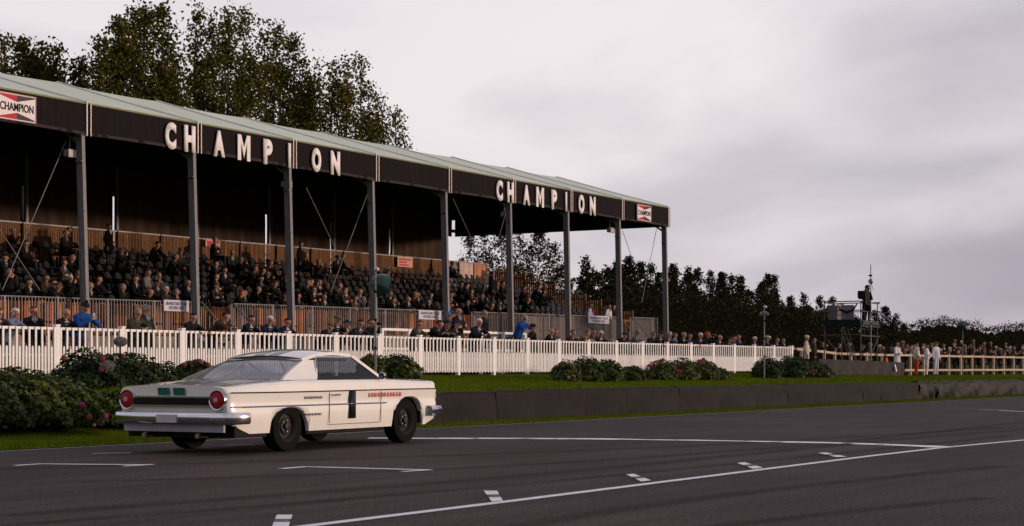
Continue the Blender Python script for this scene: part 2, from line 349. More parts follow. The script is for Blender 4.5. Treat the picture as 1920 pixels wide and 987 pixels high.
tmz = .002
for pts, w in ((((0, 968), (300, 945), (700, 917), (960, 896), (1300, 862), (1700, 822), (2000, 800)), .34), (((0, 987), (420, 957), (800, 925), (1200, 888), (1500, 858), (1920, 815)), .22), (((0, 880), (500, 866), (900, 853), (1300, 838), (1920, 800)), .3),
               (((900, 1000), (1150, 950), (1400, 925), (1700, 890), (1960, 868)), .28), (((1250, 1000), (1600, 955), (1960, 925)), .22), (((150, 905), (600, 893), (1000, 873), (1500, 838), (1940, 790)), .26)):
    tmz += .0004; tyre_mark(pts, w * 1.5, .5, tmz)
# grass blades: verge and bank, one mesh of what nobody can count
n = 130000
bx = RN.uniform(14, 100, n) ** 1.0; by = np.where(RN.random(n) < .22, RN.uniform(18.42, 19.6, n), 19.7 + RN.random(n) ** 1.25 * 10)
bz = np.array([(.03 if y < 19.63 else gz(x, y)) for x, y in zip(bx, by)])
h = RN.uniform(.025, .06, n); az = RN.uniform(0, 6.28, n); w = .006 + .0012 * (bx - 14) / 10
p = np.stack([bx, by, bz - .005], 1); dv = np.stack([np.cos(az), np.sin(az), 0 * az], 1) * w[:, None]
tip = p + np.stack([RN.normal(0, .018, n), RN.normal(0, .018, n), h], 1)
me = np_mesh('grass_blades', np.stack([p - dv, p + dv, tip], 1).reshape(-1, 3), 3, leafmat('blade_green', (.045, .080, .004), (.078, .112, .006), (.14, .15, .015), .3, .8, .0))
tag(link('grass_blades', me), 'short mown green grass on the bank and the verge beside the track', 'grass', kind='stuff')
# ------------------------------------------------------------------ low tyre wall faced with black belting
m_belt = M('black_belting', (.006, .005, .0055), .7, scale=1.4, col2=(.017, .0135, .014), bump=.5, bscale=9, rnd=.08, spec=.12, detail=7)
m_belt2 = M('black_tarpaulin', (.007, .006, .006), .6, scale=2.2, col2=(.024, .020, .020), bump=.8, bscale=5, rnd=.25, spec=.15, detail=7)
tw = empty('tyre_wall', (60, 19.5, .0), 'long low safety wall faced with black rubber belting along the grass verge', 'wall')
x = 23.4; i = 0
while x < 160:
    Lp = R.uniform(1.6, 2.9) * (1 if x < 60 else 1.6); crump = .012 if x < 58 else .07; ph = R.uniform(0, 9); ht = .62 + R.uniform(-.015, .02); yo = R.uniform(-.006, .006)
    def fn(u, v, x=x, Lp=Lp, crump=crump, ph=ph, ht=ht, yo=yo):
        X = x + Lp * u * .999; sag = .012 * math.sin(u * 3.1 + ph) + (.04 * math.sin(X * 3.1) * math.sin(X * 1.7 + 1) if crump > .02 else 0)
        bulge = crump * (math.sin(X * 4.3 + v * 3 + ph) * math.sin(v * 7 + X * 2.1) + .5 * math.sin(X * 9.7 + v * 5)) + (.05 * math.sin(math.pi * min(1, v / .8)) if crump > .02 else .01 * math.sin(v * 6 + X))
        if v < .8: return (X, 19.38 + yo - bulge, .02 + (ht + sag) * v / .8)
        return (X, 19.38 + yo - bulge * (1 - v) * 4 + (v - .8) * 1.6, .02 + ht + sag + .02 * math.sin((v - .8) * 15))
    g = MB().grid(fn, 10 if crump < .02 else 16, 10); g.build('belt_panel', m_belt if crump < .02 else m_belt2, tw, smooth=True); x += Lp; i += 1
# ------------------------------------------------------------------ grandstand
PF, PR, PB = 38.0, 44.3, 50.6            # front eave, ridge, back eave
ZT, ZB, ZR = 9.10, 8.15, 10.95
JX = [37.8 + 4.94 * k for k in range(-2, 9)]
XE = JX[-1]
def deck(X): return 2.13 + .009 * (X - 35)
def floor(i, X): return 2.5 + .32 * i + (.009 * (1 - i / 8) + .004 * i / 8) * (X - 35)
m_alu = M('grey_aluminium', (.17, .165, .17), .6, scale=5, var=.15, bump=.1, spec=.3)
m_galv = M('galvanised_steel', (.20, .19, .19), .55, scale=12, var=.25, metal=.2, spec=.3)
m_roof = M('green_roof_canvas', (.49, .56, .45), .8, scale=1.0, col2=(.57, .63, .54), spec=.2, bump=.15, bscale=6, rnd=.04, stretch=(1.5, .5, 1), detail=6)
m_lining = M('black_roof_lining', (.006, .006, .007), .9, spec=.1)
m_fasc = M('black_fascia_cloth', (.009, .007, .0075), .8, spec=.05, scale=2, col2=(.017, .0125, .013), bump=.5, bscale=3, stretch=(9, 1, .3))
m_white = M('white_lettering', (.74, .70, .68), .55, scale=9, var=.06)
m_pale = M('pale_lacing_strip', (.72, .60, .55), .6, scale=6, var=.3, stretch=(1, 1, 3))
m_wood = M('rough_timber', (.17, .088, .042), .85, spec=.1, scale=7, col2=(.31, .165, .09), bump=.3, stretch=(3, 3, .6), rnd=.22, island=.25)
m_wood2 = M('weathered_timber', (.14, .11, .095), .9, spec=.1, scale=7, col2=(.22, .18, .155), bump=.3, stretch=(3, 3, .6), rnd=.2, island=.25)
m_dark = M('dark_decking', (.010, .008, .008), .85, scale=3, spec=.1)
m_curt = M('brown_curtain', (.040, .026, .019), .9, spec=.02, scale=.9, col2=(.062, .041, .030), bump=.4, bscale=2, stretch=(3, 1, .4))
gs = empty('grandstand', (55, 44, .9), 'long open grandstand with pale green canvas roof and black lettered fascia above the seats', 'grandstand')
# columns, each with its own lean, base plate and the pale front flange
for k, X in enumerate(JX):
    b0 = Vector((X + .12, PF + .08, gz(X, 38) - .05)); t0 = Vector((X - .17, PF + .08, ZB + .3))
    g = MB()
    for yo, w, h in ((-.115, .13, .018), (.115, .13, .018), (0, .05, .23)):
        a, b = b0 + Vector((0, yo, 0)), t0 + Vector((0, yo, 0))
        hx, hy = w / 2, h / 2
        g.add([p + Vector((x, y, 0)) for p in (a, b) for x, y in ((-hx, -hy), (hx, -hy), (hx, hy), (-hx, hy))], [(3, 2, 1, 0), (4, 5, 6, 7), (0, 1, 5, 4), (1, 2, 6, 5), (2, 3, 7, 6), (3, 0, 4, 7)])
    g.box(b0 + Vector((0, 0, .05)), (.36, .42, .03))
    g.box(t0 + Vector((0, 0, -.32)), (.2, .30, .04)); g.box(t0 + Vector((0, 0, -1.1)), (.15, .26, .03))
    for q in range(5): g.box(b0.lerp(t0, .15 + q * .17) + Vector((.0, -.131, 0)), (.04, .012, .04))
    g.build('column', m_alu, gs)
    g = MB().bar(t0 + Vector((0, .1, -.5)), (X - .15, PF + .9, ZB + .25), .08, .08); g.build('column_brace', m_alu, gs)
g = MB()
for a, b in zip(JX[:-1], JX[1:]): g.bar((a + .02, PF + .12, ZB + .28), (b - .02, PF + .12, ZB + .28), .12, .16)
for a, b in zip(JX[:-1], JX[1:]): g.bar((a + .02, PB - .12, ZB + .28), (b - .02, PB - .12, ZB + .28), .12, .16)
g.build('eave_beam', m_alu, gs)
def roofz(u, P):                         # u 0..1 along a bay: frames stand proud, canvas sags between
    v = 1 - abs(P - PR) / (PR - PF); s = math.sin(math.pi * u)
    return ZT + (ZR - ZT) * v - .045 * s * (.3 + .7 * v) - .04 * math.sin(math.pi * v) * (.4 + s)
for a, b in zip(JX[:-1], JX[1:]):
    for P0, P1, nm in ((PF - .06, PR, 'roof_panel'), (PR, PB + .06, 'roof_panel')):
        g = MB().grid(lambda u, v: (a + (b - a) * u, P0 + (P1 - P0) * v, roofz(u, min(max(P0 + (P1 - P0) * v, PF), PB)) + .03), 12, 12)
        g.build(nm, m_roof, gs, smooth=True)
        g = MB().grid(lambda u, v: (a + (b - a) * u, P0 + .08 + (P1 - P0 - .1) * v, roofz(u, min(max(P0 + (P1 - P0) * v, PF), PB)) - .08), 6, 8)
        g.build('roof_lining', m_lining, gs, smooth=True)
for X in JX:                              # keder rails over each frame
    g = MB().tube([(X, PF - .07, ZT + .05), (X, PF + 3, roofz(0, PF + 3) + .05), (X, PR, ZR + .055), (X, PB - 3, roofz(0, PB - 3) + .05), (X, PB, ZT + .05)], .028, 6); g.build('roof_seam', M('roof_seam_grey', (.62, .64, .60), .6), gs)
g = MB().box(((JX[0] + XE) / 2, PF - .085, ZT + .0), (XE - JX[0], .03, .05)); g.build('eave_trim', M('yellow_green_trim', (.20, .20, .09), .7), gs)
def fascia(a, b, P, sgn=1):
    def fn(u, v):
        return (a + .10 + (b - a - .2) * u, P + (.03 * math.sin(u * 3.14) + .006 * math.sin(u * 60 + v * 3) + .012 * math.sin(u * 17 + 2 * v)) * (1 - v) * -1, ZB + (ZT - .03 - ZB) * v + .02 * math.sin(math.pi * u) * (1 - v))
    return MB().grid(fn, 40, 5)
FP = []
for k, (a, b) in enumerate(zip(JX[:-1], JX[1:])):
    f = fascia(a, b, PF - .1).build('fascia_panel', m_fasc, gs, smooth=True); FP.append((a, b, f))
    g = MB().grid(lambda u, v: (a + .1 + (b - a - .2) * u, PF - .108 - .03 * math.sin(u * 3.14), ZB - .012 + .09 * v + .02 * math.sin(math.pi * u)), 20, 1); g.build('hem', M('fascia_hem', (.030, .024, .025), .7, spec=.1), f)
    fascia(a, b, PB + .1).build('back_fascia', m_fasc, gs, smooth=True)
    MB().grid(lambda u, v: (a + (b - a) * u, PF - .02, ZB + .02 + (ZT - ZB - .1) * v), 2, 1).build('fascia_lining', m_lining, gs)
for X in JX:
    for dx, wd in ((-.085, .04), (.075, .032)):
        g = MB(); vs = [(X + dx + .003 * math.sin(z * 2 + X), PF - .125, ZB - .03 + (ZT - ZB + .05) * z / 10) for z in range(11)]
        for p, q in zip(vs[:-1], vs[1:]): g.bar(p, q, wd, .03)
        g.build('lacing_strip', m_pale, gs)
    MB().box((X, PF - .07, (ZT + ZB) / 2), (.16, .02, ZT - ZB - .02)).build('joint_cover', m_lining, gs)
# gable ends
for X, s in ((XE, 1), (JX[0], -1)):
    g = MB()
    for q, (Pa, Pb) in enumerate(((PF, PF + 2.1), (PF + 2.1, PF + 4.2), (PF + 4.2, PR), (PR, PB - 4.2), (PB - 4.2, PB - 2.1), (PB - 2.1, PB))):
        za, zb = roofz(0, Pa) - .02, roofz(0, Pb) - .02
        g.add([(X + .02 * s, Pa, ZB), (X + .02 * s, Pb, ZB), (X + .02 * s, Pb, zb), (X + .02 * s, Pa, za)], [(0, 1, 2, 3)])
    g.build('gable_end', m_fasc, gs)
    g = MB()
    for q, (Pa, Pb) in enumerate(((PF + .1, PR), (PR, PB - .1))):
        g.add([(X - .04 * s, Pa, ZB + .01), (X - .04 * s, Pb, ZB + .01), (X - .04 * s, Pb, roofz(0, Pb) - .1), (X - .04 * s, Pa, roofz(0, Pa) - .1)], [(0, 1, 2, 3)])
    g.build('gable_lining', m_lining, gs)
# letters on the fascia
LW = dict(C=.50, H=.52, A=.56, M=.64, P=.47, I=.135, O=.53, N=.54); LM = {}
def letter_M(w, h, s, dpt):
    def poly(p): return [(x - w / 2, 0, z - h / 2) for x, z in p]
    t = s * .95; quads = [[(0, 0), (s, 0), (s, h), (0, h)], [(w - s, 0), (w, 0), (w, h), (w - s, h)], [(s, h), (s, h - t * 1.35), (w / 2, .10), (w / 2, .10 + t * 2.1)], [(w / 2, .10 + t * 2.1), (w / 2, .10), (w - s, h - t * 1.35), (w - s, h)]]
    g = MB()
    for q in quads:
        p = poly(q); b = [(x, -dpt, z) for x, _, z in p]; g.add(p + b, [(0, 1, 2, 3), (7, 6, 5, 4), (0, 4, 5, 1), (1, 5, 6, 2), (2, 6, 7, 3), (3, 7, 4, 0)])
    return g.mesh('letter', m_white)
for ch, w in LW.items(): LM[ch] = text_mesh('letter', ch, .86, .03, m_white, bold=.062, width=w)
LM['M'] = letter_M(.64, .86, .165, .03)
for word, pxs in (('CHAMPION', (318, 354, 409, 455.5, 500.5, 541, 591.5, 627)), ('CHAMPION', (935, 955.5, 985.5, 1011, 1037.5, 1060, 1088.5, 1109.5))):
    for ch, px in zip(word, pxs):
        X = Xat(px, PF - .14); f = [f for a, b, f in FP if a <= X <= b][0]
        put('letter', LM[ch], (X, PF - .165, 8.53), f)
# sponsor boards hung on the fascia
m_red = M('sign_red', (.42, .012, .03), .5, var=.05); m_blk = M('sign_black', (.03, .03, .035), .5); m_sw = M('sign_white', (.72, .66, .66), .5, var=.04)
def logo(px0, px1, label):
    x0, x1 = Xat(px0, PF - .2), Xat(px1, PF - .2); xc = (x0 + x1) / 2; w = x1 - x0; h = .78; zc = 8.60; y = PF - .20
    e = empty('sponsor_board', (xc, y, zc - h / 2), label, 'sign')
    g = MB().box((xc, y, zc), (w, .03, h)); g.build('panel', m_sw, e)
    g = MB()
    for dz in (-1, 1): g.box((xc, y - .02, zc + dz * (h / 2 - .012)), (w - .05, .012, .02))
    for dx in (-1, 1): g.box((xc + dx * (w / 2 - .012), y - .02, zc), (.02, .012, h))
    g.build('frame', M('board_edge', (.35, .22, .22), .5), e)
    iw, ih = w / 2 - .05, h / 2 - .045
    for sx, mt, nm in ((-1, m_red, 'red_field'), (1, m_blk, 'black_field')):
        for sz in (-1, 1):
            yy = y - .019; p = [(0, ih), (sx * iw, ih), (sx * iw, ih - .035), (0, ih - .19)]
            vs = [(xc + q[0] + sx * .002, yy, zc + sz * q[1]) for q in p]; MB().add(vs, [(0, 1, 2, 3) if sx * sz > 0 else (3, 2, 1, 0)]).build(nm, mt, e)
    put('lettering', text_mesh('lettering', 'CHAMPION', h * .30, .004, m_blk, bold=.018, width=w * .86), (xc, y - .022, zc), e)
logo(-6, 67, 'white framed red and black bow-tie board reading CHAMPION, at the left end of the fascia')
logo(1194.5, 1220.5, 'white framed red and black bow-tie board reading CHAMPION, at the right end of the fascia')
# floodlights
m_lampg = M('lamp_housing', (.35, .30, .28), .5, var=.2)
for px, py, w in ((130, 288, 'in front of the first tall column from the left'), (535, 346, 'beside the third tall column from the left'), (945, 402, 'beside the column under the second word'), (1143, 432, 'beside the last column but one')):
    p = at(px, py, PF + .35); e = empty('floodlight', p, 'pale floodlight under the fascia ' + w, 'floodlight', 'floodlights under the grandstand roof')
    g = MB().box(p + Vector((0, -.04, 0)), (.34, .2, .2)); g.add([p + Vector(v) for v in ((-.2, -.15, -.14), (.2, -.15, -.14), (.2, -.15, .12), (-.2, -.15, .12), (-.14, -.05, -.08), (.14, -.05, -.08), (.14, -.05, .08), (-.14, -.05, .08))], [(0, 1, 5, 4), (1, 2, 6, 5), (2, 3, 7, 6), (3, 0, 4, 7)]); g.build('housing', m_lampg, e)
    MB().box(p + Vector((0, -.158, -.01)), (.36, .008, .22)).build('glass', M('lamp_glass', (.5, .42, .38), .15), e)
    MB().bar(p + Vector((0, 0, .1)), (p.x + .05, p.y, ZB + .2), .03, .03).build('bracket', m_alu, e)
# bracing cables (photo end points)
for (x0, y0, x1, y1) in ((124, 264, 4, 545), (-120, 250, 75, 545), (694, 350, 620, 548), (574, 352, 640, 490), (948, 400, 903, 560), (849, 372, 884, 448), (1167, 432, 1186, 487), (1231, 430, 1203, 568)):
    a = at(x0, y0, PF + .5); b = at(x1, y1, PF + .5); MB().tube([a, b], .014, 5).build('bracing_cable', m_alu, gs)
# terraces
g = MB(); 
def slab(x0, x1, y0, y1, zb, zf): # wedge block with a top following the slope zf(X)
    return [(x0, y0, zb), (x1, y0, zb), (x1, y1, zb), (x0, y1, zb), (x0, y0, zf(x0)), (x1, y0, zf(x1)), (x1, y1, zf(x1)), (x0, y1, zf(x0))], [(3, 2, 1, 0), (4, 5, 6, 7), (0, 1, 5, 4), (1, 2, 6, 5), (2, 3, 7, 6), (3, 0, 4, 7)]
for i in range(9):
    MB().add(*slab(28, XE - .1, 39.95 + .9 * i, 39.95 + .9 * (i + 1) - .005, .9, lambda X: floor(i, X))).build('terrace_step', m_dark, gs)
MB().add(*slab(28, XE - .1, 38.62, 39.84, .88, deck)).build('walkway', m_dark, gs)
def slats(x0, x1, P, zb, zt, pitch, w, name, mat, parent, maxn=0, th=.02):
    g = MB(); out = []; X = x0; c = 0
    while X < x1:
        j = R.uniform(-.006, .006); b, t = zb(X), zt(X) + R.uniform(-.012, .012)
        if c < maxn: MB().span((X + j, P - th / 2, b), (X + j + w, P + th / 2, t)).build(name, mat, parent)
        else: g.span((X + j, P - th / 2, b), (X + j + w, P + th / 2, t))
        X += pitch; c += 1
    if g.v: g.build(name + 's', mat, parent)['kind'] = 'stuff'
back = empty('back_wall', (60, 48.5, 5), 'sunlit slatted timber wall along the topmost row at the back of the grandstand', 'wall')
slats(40, XE - .02, 48.5, lambda X: floor(8, X), lambda X: 6.45 + .004 * (X - 34), .085, .044, 'slat', m_wood, back)
g = MB()
for zz in (.25, .95): g.bar((40, 48.54, floor(8, 40) + zz), (XE, 48.54, floor(8, XE) + zz), .04, .08)
g.build('batten', m_wood2, back)
MB().bar((40, 48.47, 6.45 + .024), (XE, 48.47, 6.45 + .172), .05, .05).build('top_rail', m_galv, back)
for X in [45 + 2.45 * q for q in range(14)]: MB().bar((X, 48.46, floor(8, X)), (X, 48.46, 6.5 + .004 * (X - 34)), .05, .05).build('post', m_dark, back)
# parapet in front of the first row, plank cladding below the walkway
par = empty('front_parapet', (55, 39.9, 2.2), 'slatted timber parapet between the front walkway and the lowest row of seats', 'wall')
slats(33, XE - .1, 39.89, deck, lambda X: deck(X) + 1.03, .105, .050, 'slat', M('glow_streaked_timber', (.035, .022, .016), .85, scale=.55, col2=(.62, .24, .10), spec=.1, detail=3, island=.35), par)  # patchy warm light on the slats is put into the colour as orange streaks
MB().add(*slab(33, XE - .1, 39.93, 39.945, 2.0, lambda X: deck(X) + .98)).build('backing', M('dark_backing_board', (.035, .022, .016), .9), par)  # near-black board showing between the slats
clad = empty('plinth_cladding', (55, 38.6, .9), 'weathered vertical boards closing the front of the stand below the walkway', 'wall')
slats(33, XE - .05, 38.6, lambda X: .86, lambda X: deck(X) - .02, .125, .118, 'board', m_wood2, clad)
# grey boards seen behind the rails on the right half
slats(64.5, 73.4, 38.74, deck, lambda X: deck(X) + 1.02, .125, .112, 'upper_board', m_wood2, clad, 80)
slats(74.9, XE, 38.74, deck, lambda X: deck(X) + 1.02, .125, .112, 'upper_board', m_wood2, clad, 80)
# stepped side wall at the far end
sw = empty('side_wall', (XE, 44, 1), 'stepped slatted timber wall closing the far end of the seating rows', 'wall')
for i in range(9):
    for q in range(7):
        y = 39.98 + .9 * i + q * .13; zt = floor(i, XE) + 1.12 + R.uniform(-.015, .015)
        MB().span((XE - .02, y, floor(i, XE) - .3), (XE + .005, y + .075, zt)).build('slat', m_wood, sw)
    MB().box((XE + .035, 40.4 + .9 * i, floor(i, XE) + .9), (.05, .9, .08)).build('batten', m_wood2, sw)
    MB().box((XE + .02, 39.93 + .9 * i, floor(i, XE) + .45), (.06, .05, 1.45)).build('post', m_wood, sw)
for q in range(12): MB().span((XE - .02, 38.7 + q * .1, deck(XE) - .3), (XE + .005, 38.7 + q * .1 + .075, deck(XE) + 1.05)).build('slat', m_wood, sw)
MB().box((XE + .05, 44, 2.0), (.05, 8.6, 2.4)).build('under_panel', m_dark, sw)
# back curtains, hung between the back posts with a slit beside each
cur = empty('back_curtain', (60, 50, 5.2), 'brown cloth curtains hanging between the back posts of the grandstand', 'curtain')
BX = [41.4 + 4.8 * j for j in range(8)]
for a, b in zip(BX[:-1], BX[1:]):
    def fn(u, v): return (a + .34 + (b - a - .135 + .02 * math.sin(v * 11 + a) + .02 * math.sin(v * 29)) * u, 50.0 + .03 * math.sin(u * 38 + v) + .03 * math.sin(u * 17), 5.0 + 4.2 * v)
    MB().grid(fn, 60, 3).build('curtain_panel', m_curt, cur, smooth=True)
for X in BX: MB().box((X + .28, 49.85, 5.1), (.12, .14, 8.4)).build('back_post', m_alu, gs)
# banners at the back right
for x0, x1, c, nm in ((74.45, 75.7, (.62, .46, .42), 'pinkish white'), (75.8, 76.9, (.50, .22, .12), 'orange printed')):
    o = MB().grid(lambda u, v: (x0 + (x1 - x0) * u, 48.38 + .015 * math.sin(u * 14), 5.62 + .95 * v), 12, 2).build('banner', M('banner_' + nm.split()[0], c, .6, scale=2.5, col2=tuple(q * .6 for q in c), detail=6))
    tag(o, nm + ' sheet tied to the rail at the top right corner of the seating', 'banner')
# notices on the slatted wall
for x0, y0, x1, y1, w in ((385, 450, 413, 462, 'left of the two on the slatted back wall'), (745, 482, 773, 500, 'right of the two on the slatted back wall')):
    a = at(x0, y1, 48.36); b = at(x1, y0 + 2, 48.36); e = empty('notice_board', (a.x, 48.36, a.z), 'pale pink notice board with red print, ' + w, 'sign')
    MB().span((a.x, 48.34, a.z), (b.x, 48.37, b.z)).build('panel', M('pink_board', (.60, .30, .24), .6), e)
    g = MB(); hh = b.z - a.z
    for q, (s, e2) in enumerate(((.06, .94), (.1, .6), (.1, .75))):
        for k in range(int((e2 - s) * 20)): g.span((a.x + (b.x - a.x) * (s + k / 20), 48.332, b.z - hh * (.16 + .28 * q) - .07), (a.x + (b.x - a.x) * (s + k / 20 + .032), 48.336, b.z - hh * (.16 + .28 * q)))
    g.build('print', m_red, e)
# barrier of vertical bars in front of the walkway; openings at the stairs
ST = [Xat(367, 38.6), Xat(839, 38.6), Xat(1153, 38.6)]; SWD = (1.62, 1.6, 1.35)
rl = empty('metal_railing', (50, 38.5, 2.1), 'pale galvanised railing of upright bars along the front walkway of the grandstand', 'railing')
barme = MB().tube([(0, 0, .1), (0, 0, 1.08)], .0145, 6).mesh('bar', m_galv)
X = 33.; nb = 0; gb = MB()
while X < XE - .1:
    if not any(s < X < s + w for s, w in zip(ST, SWD)):
        if nb < 298: put('bar', barme, (X, 38.5, deck(X)), rl)
        else: gb.bar((X, 38.5, deck(X) + .1), (X, 38.5, deck(X) + 1.08), .026, .026)
        nb += 1
    X += .13
if gb.v: gb.build('bars', m_galv, rl)['kind'] = 'stuff'
edges = [33.] + [v for s, w in zip(ST, SWD) for v in (s, s + w)] + [XE - .05]
for a, b in zip(edges[::2], edges[1::2]):
    n = max(1, round((b - a) / 2.3))
    for q in range(n):
        x0, x1 = a + (b - a) * q / n + .02, a + (b - a) * (q + 1) / n - .02
        for dz, r_ in ((1.1, .022), (.09, .016)): MB().tube([(x0, 38.5, deck(x0) + dz), (x1, 38.5, deck(x1) + dz)], r_, 6).build('rail', m_galv, rl)
        for x in (x0, x1): MB().tube([(x, 38.5, deck(x) - .05), (x, 38.5, deck(x) + 1.12)], .024, 6).build('post', m_galv, rl)
for q, (s, w) in enumerate(zip(ST, SWD)):
    st = empty('staircase', (s, 38, .9), 'grey steel stairs with sloping handrails down from the walkway, ' + ('at the leftmost opening', 'at the middle opening', 'at the rightmost opening')[q], 'stairs', 'stairs in front of the grandstand')
    z1 = deck(s); z0 = gz(s, 37)
    for k in range(6):
        zz = z1 - (k + 1) * (z1 - z0) / 7; MB().box((s + w / 2, 38.45 - k * .27, zz), (w - .1, .26, .04)).build('step', m_galv, st)
    for x in (s, s + w):
        MB().bar((x, 38.55, z1 - .05), (x, 36.85, z0 + .05), .04, .16).build('stringer', m_alu, st)
        MB().tube([(x, 38.5, z1 + 1.12), (x, 38.35, z1 + 1.12), (x, 36.85, z0 + 1.05), (x, 36.85, z0 + .1)], .026, 6).build('handrail', m_alu, st)
        for k in range(9): 
            f = (k + .5) / 9; MB().bar((x, 38.45 - 1.6 * f, z1 - (z1 - z0) * f), (x, 38.45 - 1.6 * f, z1 - (z1 - z0) * f + 1.02), .022, .022).build('baluster', m_galv, st)
# ticket notices on the railing
for x0, y0, x1, y1, w in ((307, 563, 354, 584.5, 'leftmost of three'), (785, 583, 827, 599, 'middle one of three'), (1103, 592, 1142, 607, 'rightmost of three')):
    a = at(x0, y1, 38.42); b = at(x1, y0, 38.42); xc, zc = (a.x + b.x) / 2, (a.z + at(x0, y0, 38.42).z) / 2 + .02; ww, hh = b.x - a.x, .36
    e = empty('ticket_notice', (xc, 38.42, zc - hh / 2), 'white notice reading GRANDSTAND TICKET HOLDERS ONLY on the railing, ' + w, 'sign', 'notices on the grandstand railing')
    MB().box((xc, 38.42, zc), (ww, .015, hh)).build('panel', M('notice_white', (.50, .49, .56), .6, var=.04), e)
    put('lettering', text_mesh('lettering', 'GRANDSTAND TICKET\nHOLDERS ONLY', hh * .66, .003, m_blk, bold=.012, width=ww * .86, align=1), (xc, 38.410, zc), e)
# seats: one moulded shell each
def seat_mesh():
    g = MB()
    def back(u, v):
        a = (u - .5) * 1.9; w = .205 - .05 * max(0, v - .7) * 2
        return (math.sin(a) * w * 1.0, .16 + .07 * v - .10 * (1 - math.cos(a)), .43 + .29 * v - .10 * (2 * abs(u - .5)) ** 2 * v)
    def pan(u, v):
        return ((u - .5) * .42, -.22 + .40 * v, .42 + .05 * (2 * abs(u - .5)) ** 2 + .03 * v ** 2 - .02 * (1 - v) ** 3)
    g.grid(back, 6, 4); g.grid(pan, 6, 4)
    g.box((0, 0, .2), (.05, .05, .38)); return g.mesh('seat', M('black_seat_plastic', (.005, .005, .007), .42, var=.2, rnd=.5, spec=.16), True, sharp=40)
SEATM = seat_mesh(); seats = []
AISLE = [43.9, 55.5, 65.9, 74.6]
for i in range(9):
    X = 33.2
    while X < (XE - .5 if i > 1 else 73.2):
        if all(abs(X - a) > .55 or i < 0 for a in AISLE[:3]) : seats.append((X, i))
        X += .51
# ------------------------------------------------------------------ white picket fence
m_wp = M('white_fence_paint', (.70, .68, .66), .55, scale=5, col2=(.82, .81, .79), bump=.15, rnd=.05, stretch=(4, 4, 1), detail=6)
PFN = 28.0
fence = empty('picket_fence', (45, PFN, .93), 'long white painted picket fence with alternating tall and short pointed pickets', 'fence')
FZ = .93
tall = MB().box((0, -.015, .60), (.052, .02, 1.0)).mesh('picket', m_wp)
g = MB(); g.add([(-.026, -.025, .08), (.026, -.025, .08), (.026, -.005, .08), (-.026, -.005, .08), (-.026, -.025, .64), (.026, -.025, .64), (.026, -.005, .64), (-.026, -.005, .64), (-.018, -.025, .675), (.018, -.025, .675), (.018, -.005, .675), (-.018, -.005, .675), (0, -.025, .70), (0, -.005, .70)],
      [(3, 2, 1, 0), (0, 1, 5, 4), (1, 2, 6, 5), (2, 3, 7, 6), (3, 0, 4, 7), (4, 5, 9, 8), (5, 6, 10, 9), (6, 7, 11, 10), (7, 4, 8, 11), (8, 9, 12), (10, 11, 13), (9, 10, 13, 12), (11, 8, 12, 13)]); short = g.mesh('picket', m_wp)
posts = [27.0 + 2.0 * k for k in range(-3, 22)]; XFE = posts[-1]
postme = MB().box((0, 0, .50), (.11, .11, 1.28)).box((0, 0, 1.15), (.135, .135, .03)).mesh('post', m_wp)
for X in posts: put('post', postme, (X, PFN + .03, FZ), fence)
np_ = 0; gs_ = MB()
for a, b in zip(posts[:-1], posts[1:]):
    for z, h, d_ in ((1.075, .055, .07), (.50, .06, .04), (.17, .06, .04)):
        MB().span((a + .056, PFN, FZ + z - h / 2), (b - .056, PFN + d_, FZ + z + h / 2)).build('rail', m_wp, fence)
    for k in range(21):
        X = a + .09 + (2.0 - .18) * k / 20 + R.uniform(-.004, .004)
        if np_ < 294: o = put('picket', tall if k % 2 == 0 else short, (X, PFN - .002, FZ + R.uniform(-.004, .004)), fence); o.rotation_euler[1] = R.uniform(-.008, .008)
        else:
            if k % 2 == 0: gs_.box((X, PFN - .017, FZ + .60), (.052, .02, 1.0))
            else:
                gs_.box((X, PFN - .017, FZ + .36), (.052, .02, .56)); gs_.add([(X - .026, PFN - .017, FZ + .64), (X + .026, PFN - .017, FZ + .64), (X, PFN - .017, FZ + .70)], [(0, 1, 2)])
        np_ += 1
gs_.build('pickets', m_wp, fence)['kind'] = 'stuff'
# white rail fence behind it
rf = empty('rail_fence', (50, 31.6, .93), 'plain white single-rail fence standing behind the picket fence near the middle opening', 'fence')
xa, xb = Xat(716, 31.6), Xat(984, 31.6)
n = 6
for k in range(n + 1):
    X = xa + (xb - xa) * k / n; MB().box((X, 31.6, 1.66), (.09, .09, 1.46)).build('post', m_wp, rf)
for k in range(n):
    x0, x1 = xa + (xb - xa) * k / n, xa + (xb - xa) * (k + 1) / n
    for z in (2.36, 1.75): MB().span((x0 + .046, 31.57, z - .04), (x1 - .046, 31.63, z + .04)).build('rail', m_wp, rf)
# timber post and rail fence on the right
m_tim = M('pale_timber', (.36, .28, .21), .8, scale=6, col2=(.50, .40, .31), bump=.2, rnd=.1)
wf = empty('post_and_rail_fence', (90, 31, .72), 'pale timber two-rail fence holding back the crowd on the right', 'fence')
ps = []
X = Xat(1494, 29.2); k = 0
while X < 150:
    P = 29.2 + 1.8 * min(1, (X - 70) / 12); ps.append((X, P)); X += 2.35
for k, (X, P) in enumerate(ps):
    z = gz(X, P); MB().box((X, P, z + .6), (.11, .11, 1.26)).build('post', m_tim, wf)
    if k + 1 < len(ps):
        X2, P2 = ps[k + 1]; z2 = gz(X2, P2)
        for dz in (1.12, .30): MB().bar((X + .03, P - .08, z + dz), (X2 - .03 + .02, P2 - .08, z2 + dz), .045, .11).build('rail', m_tim, wf)
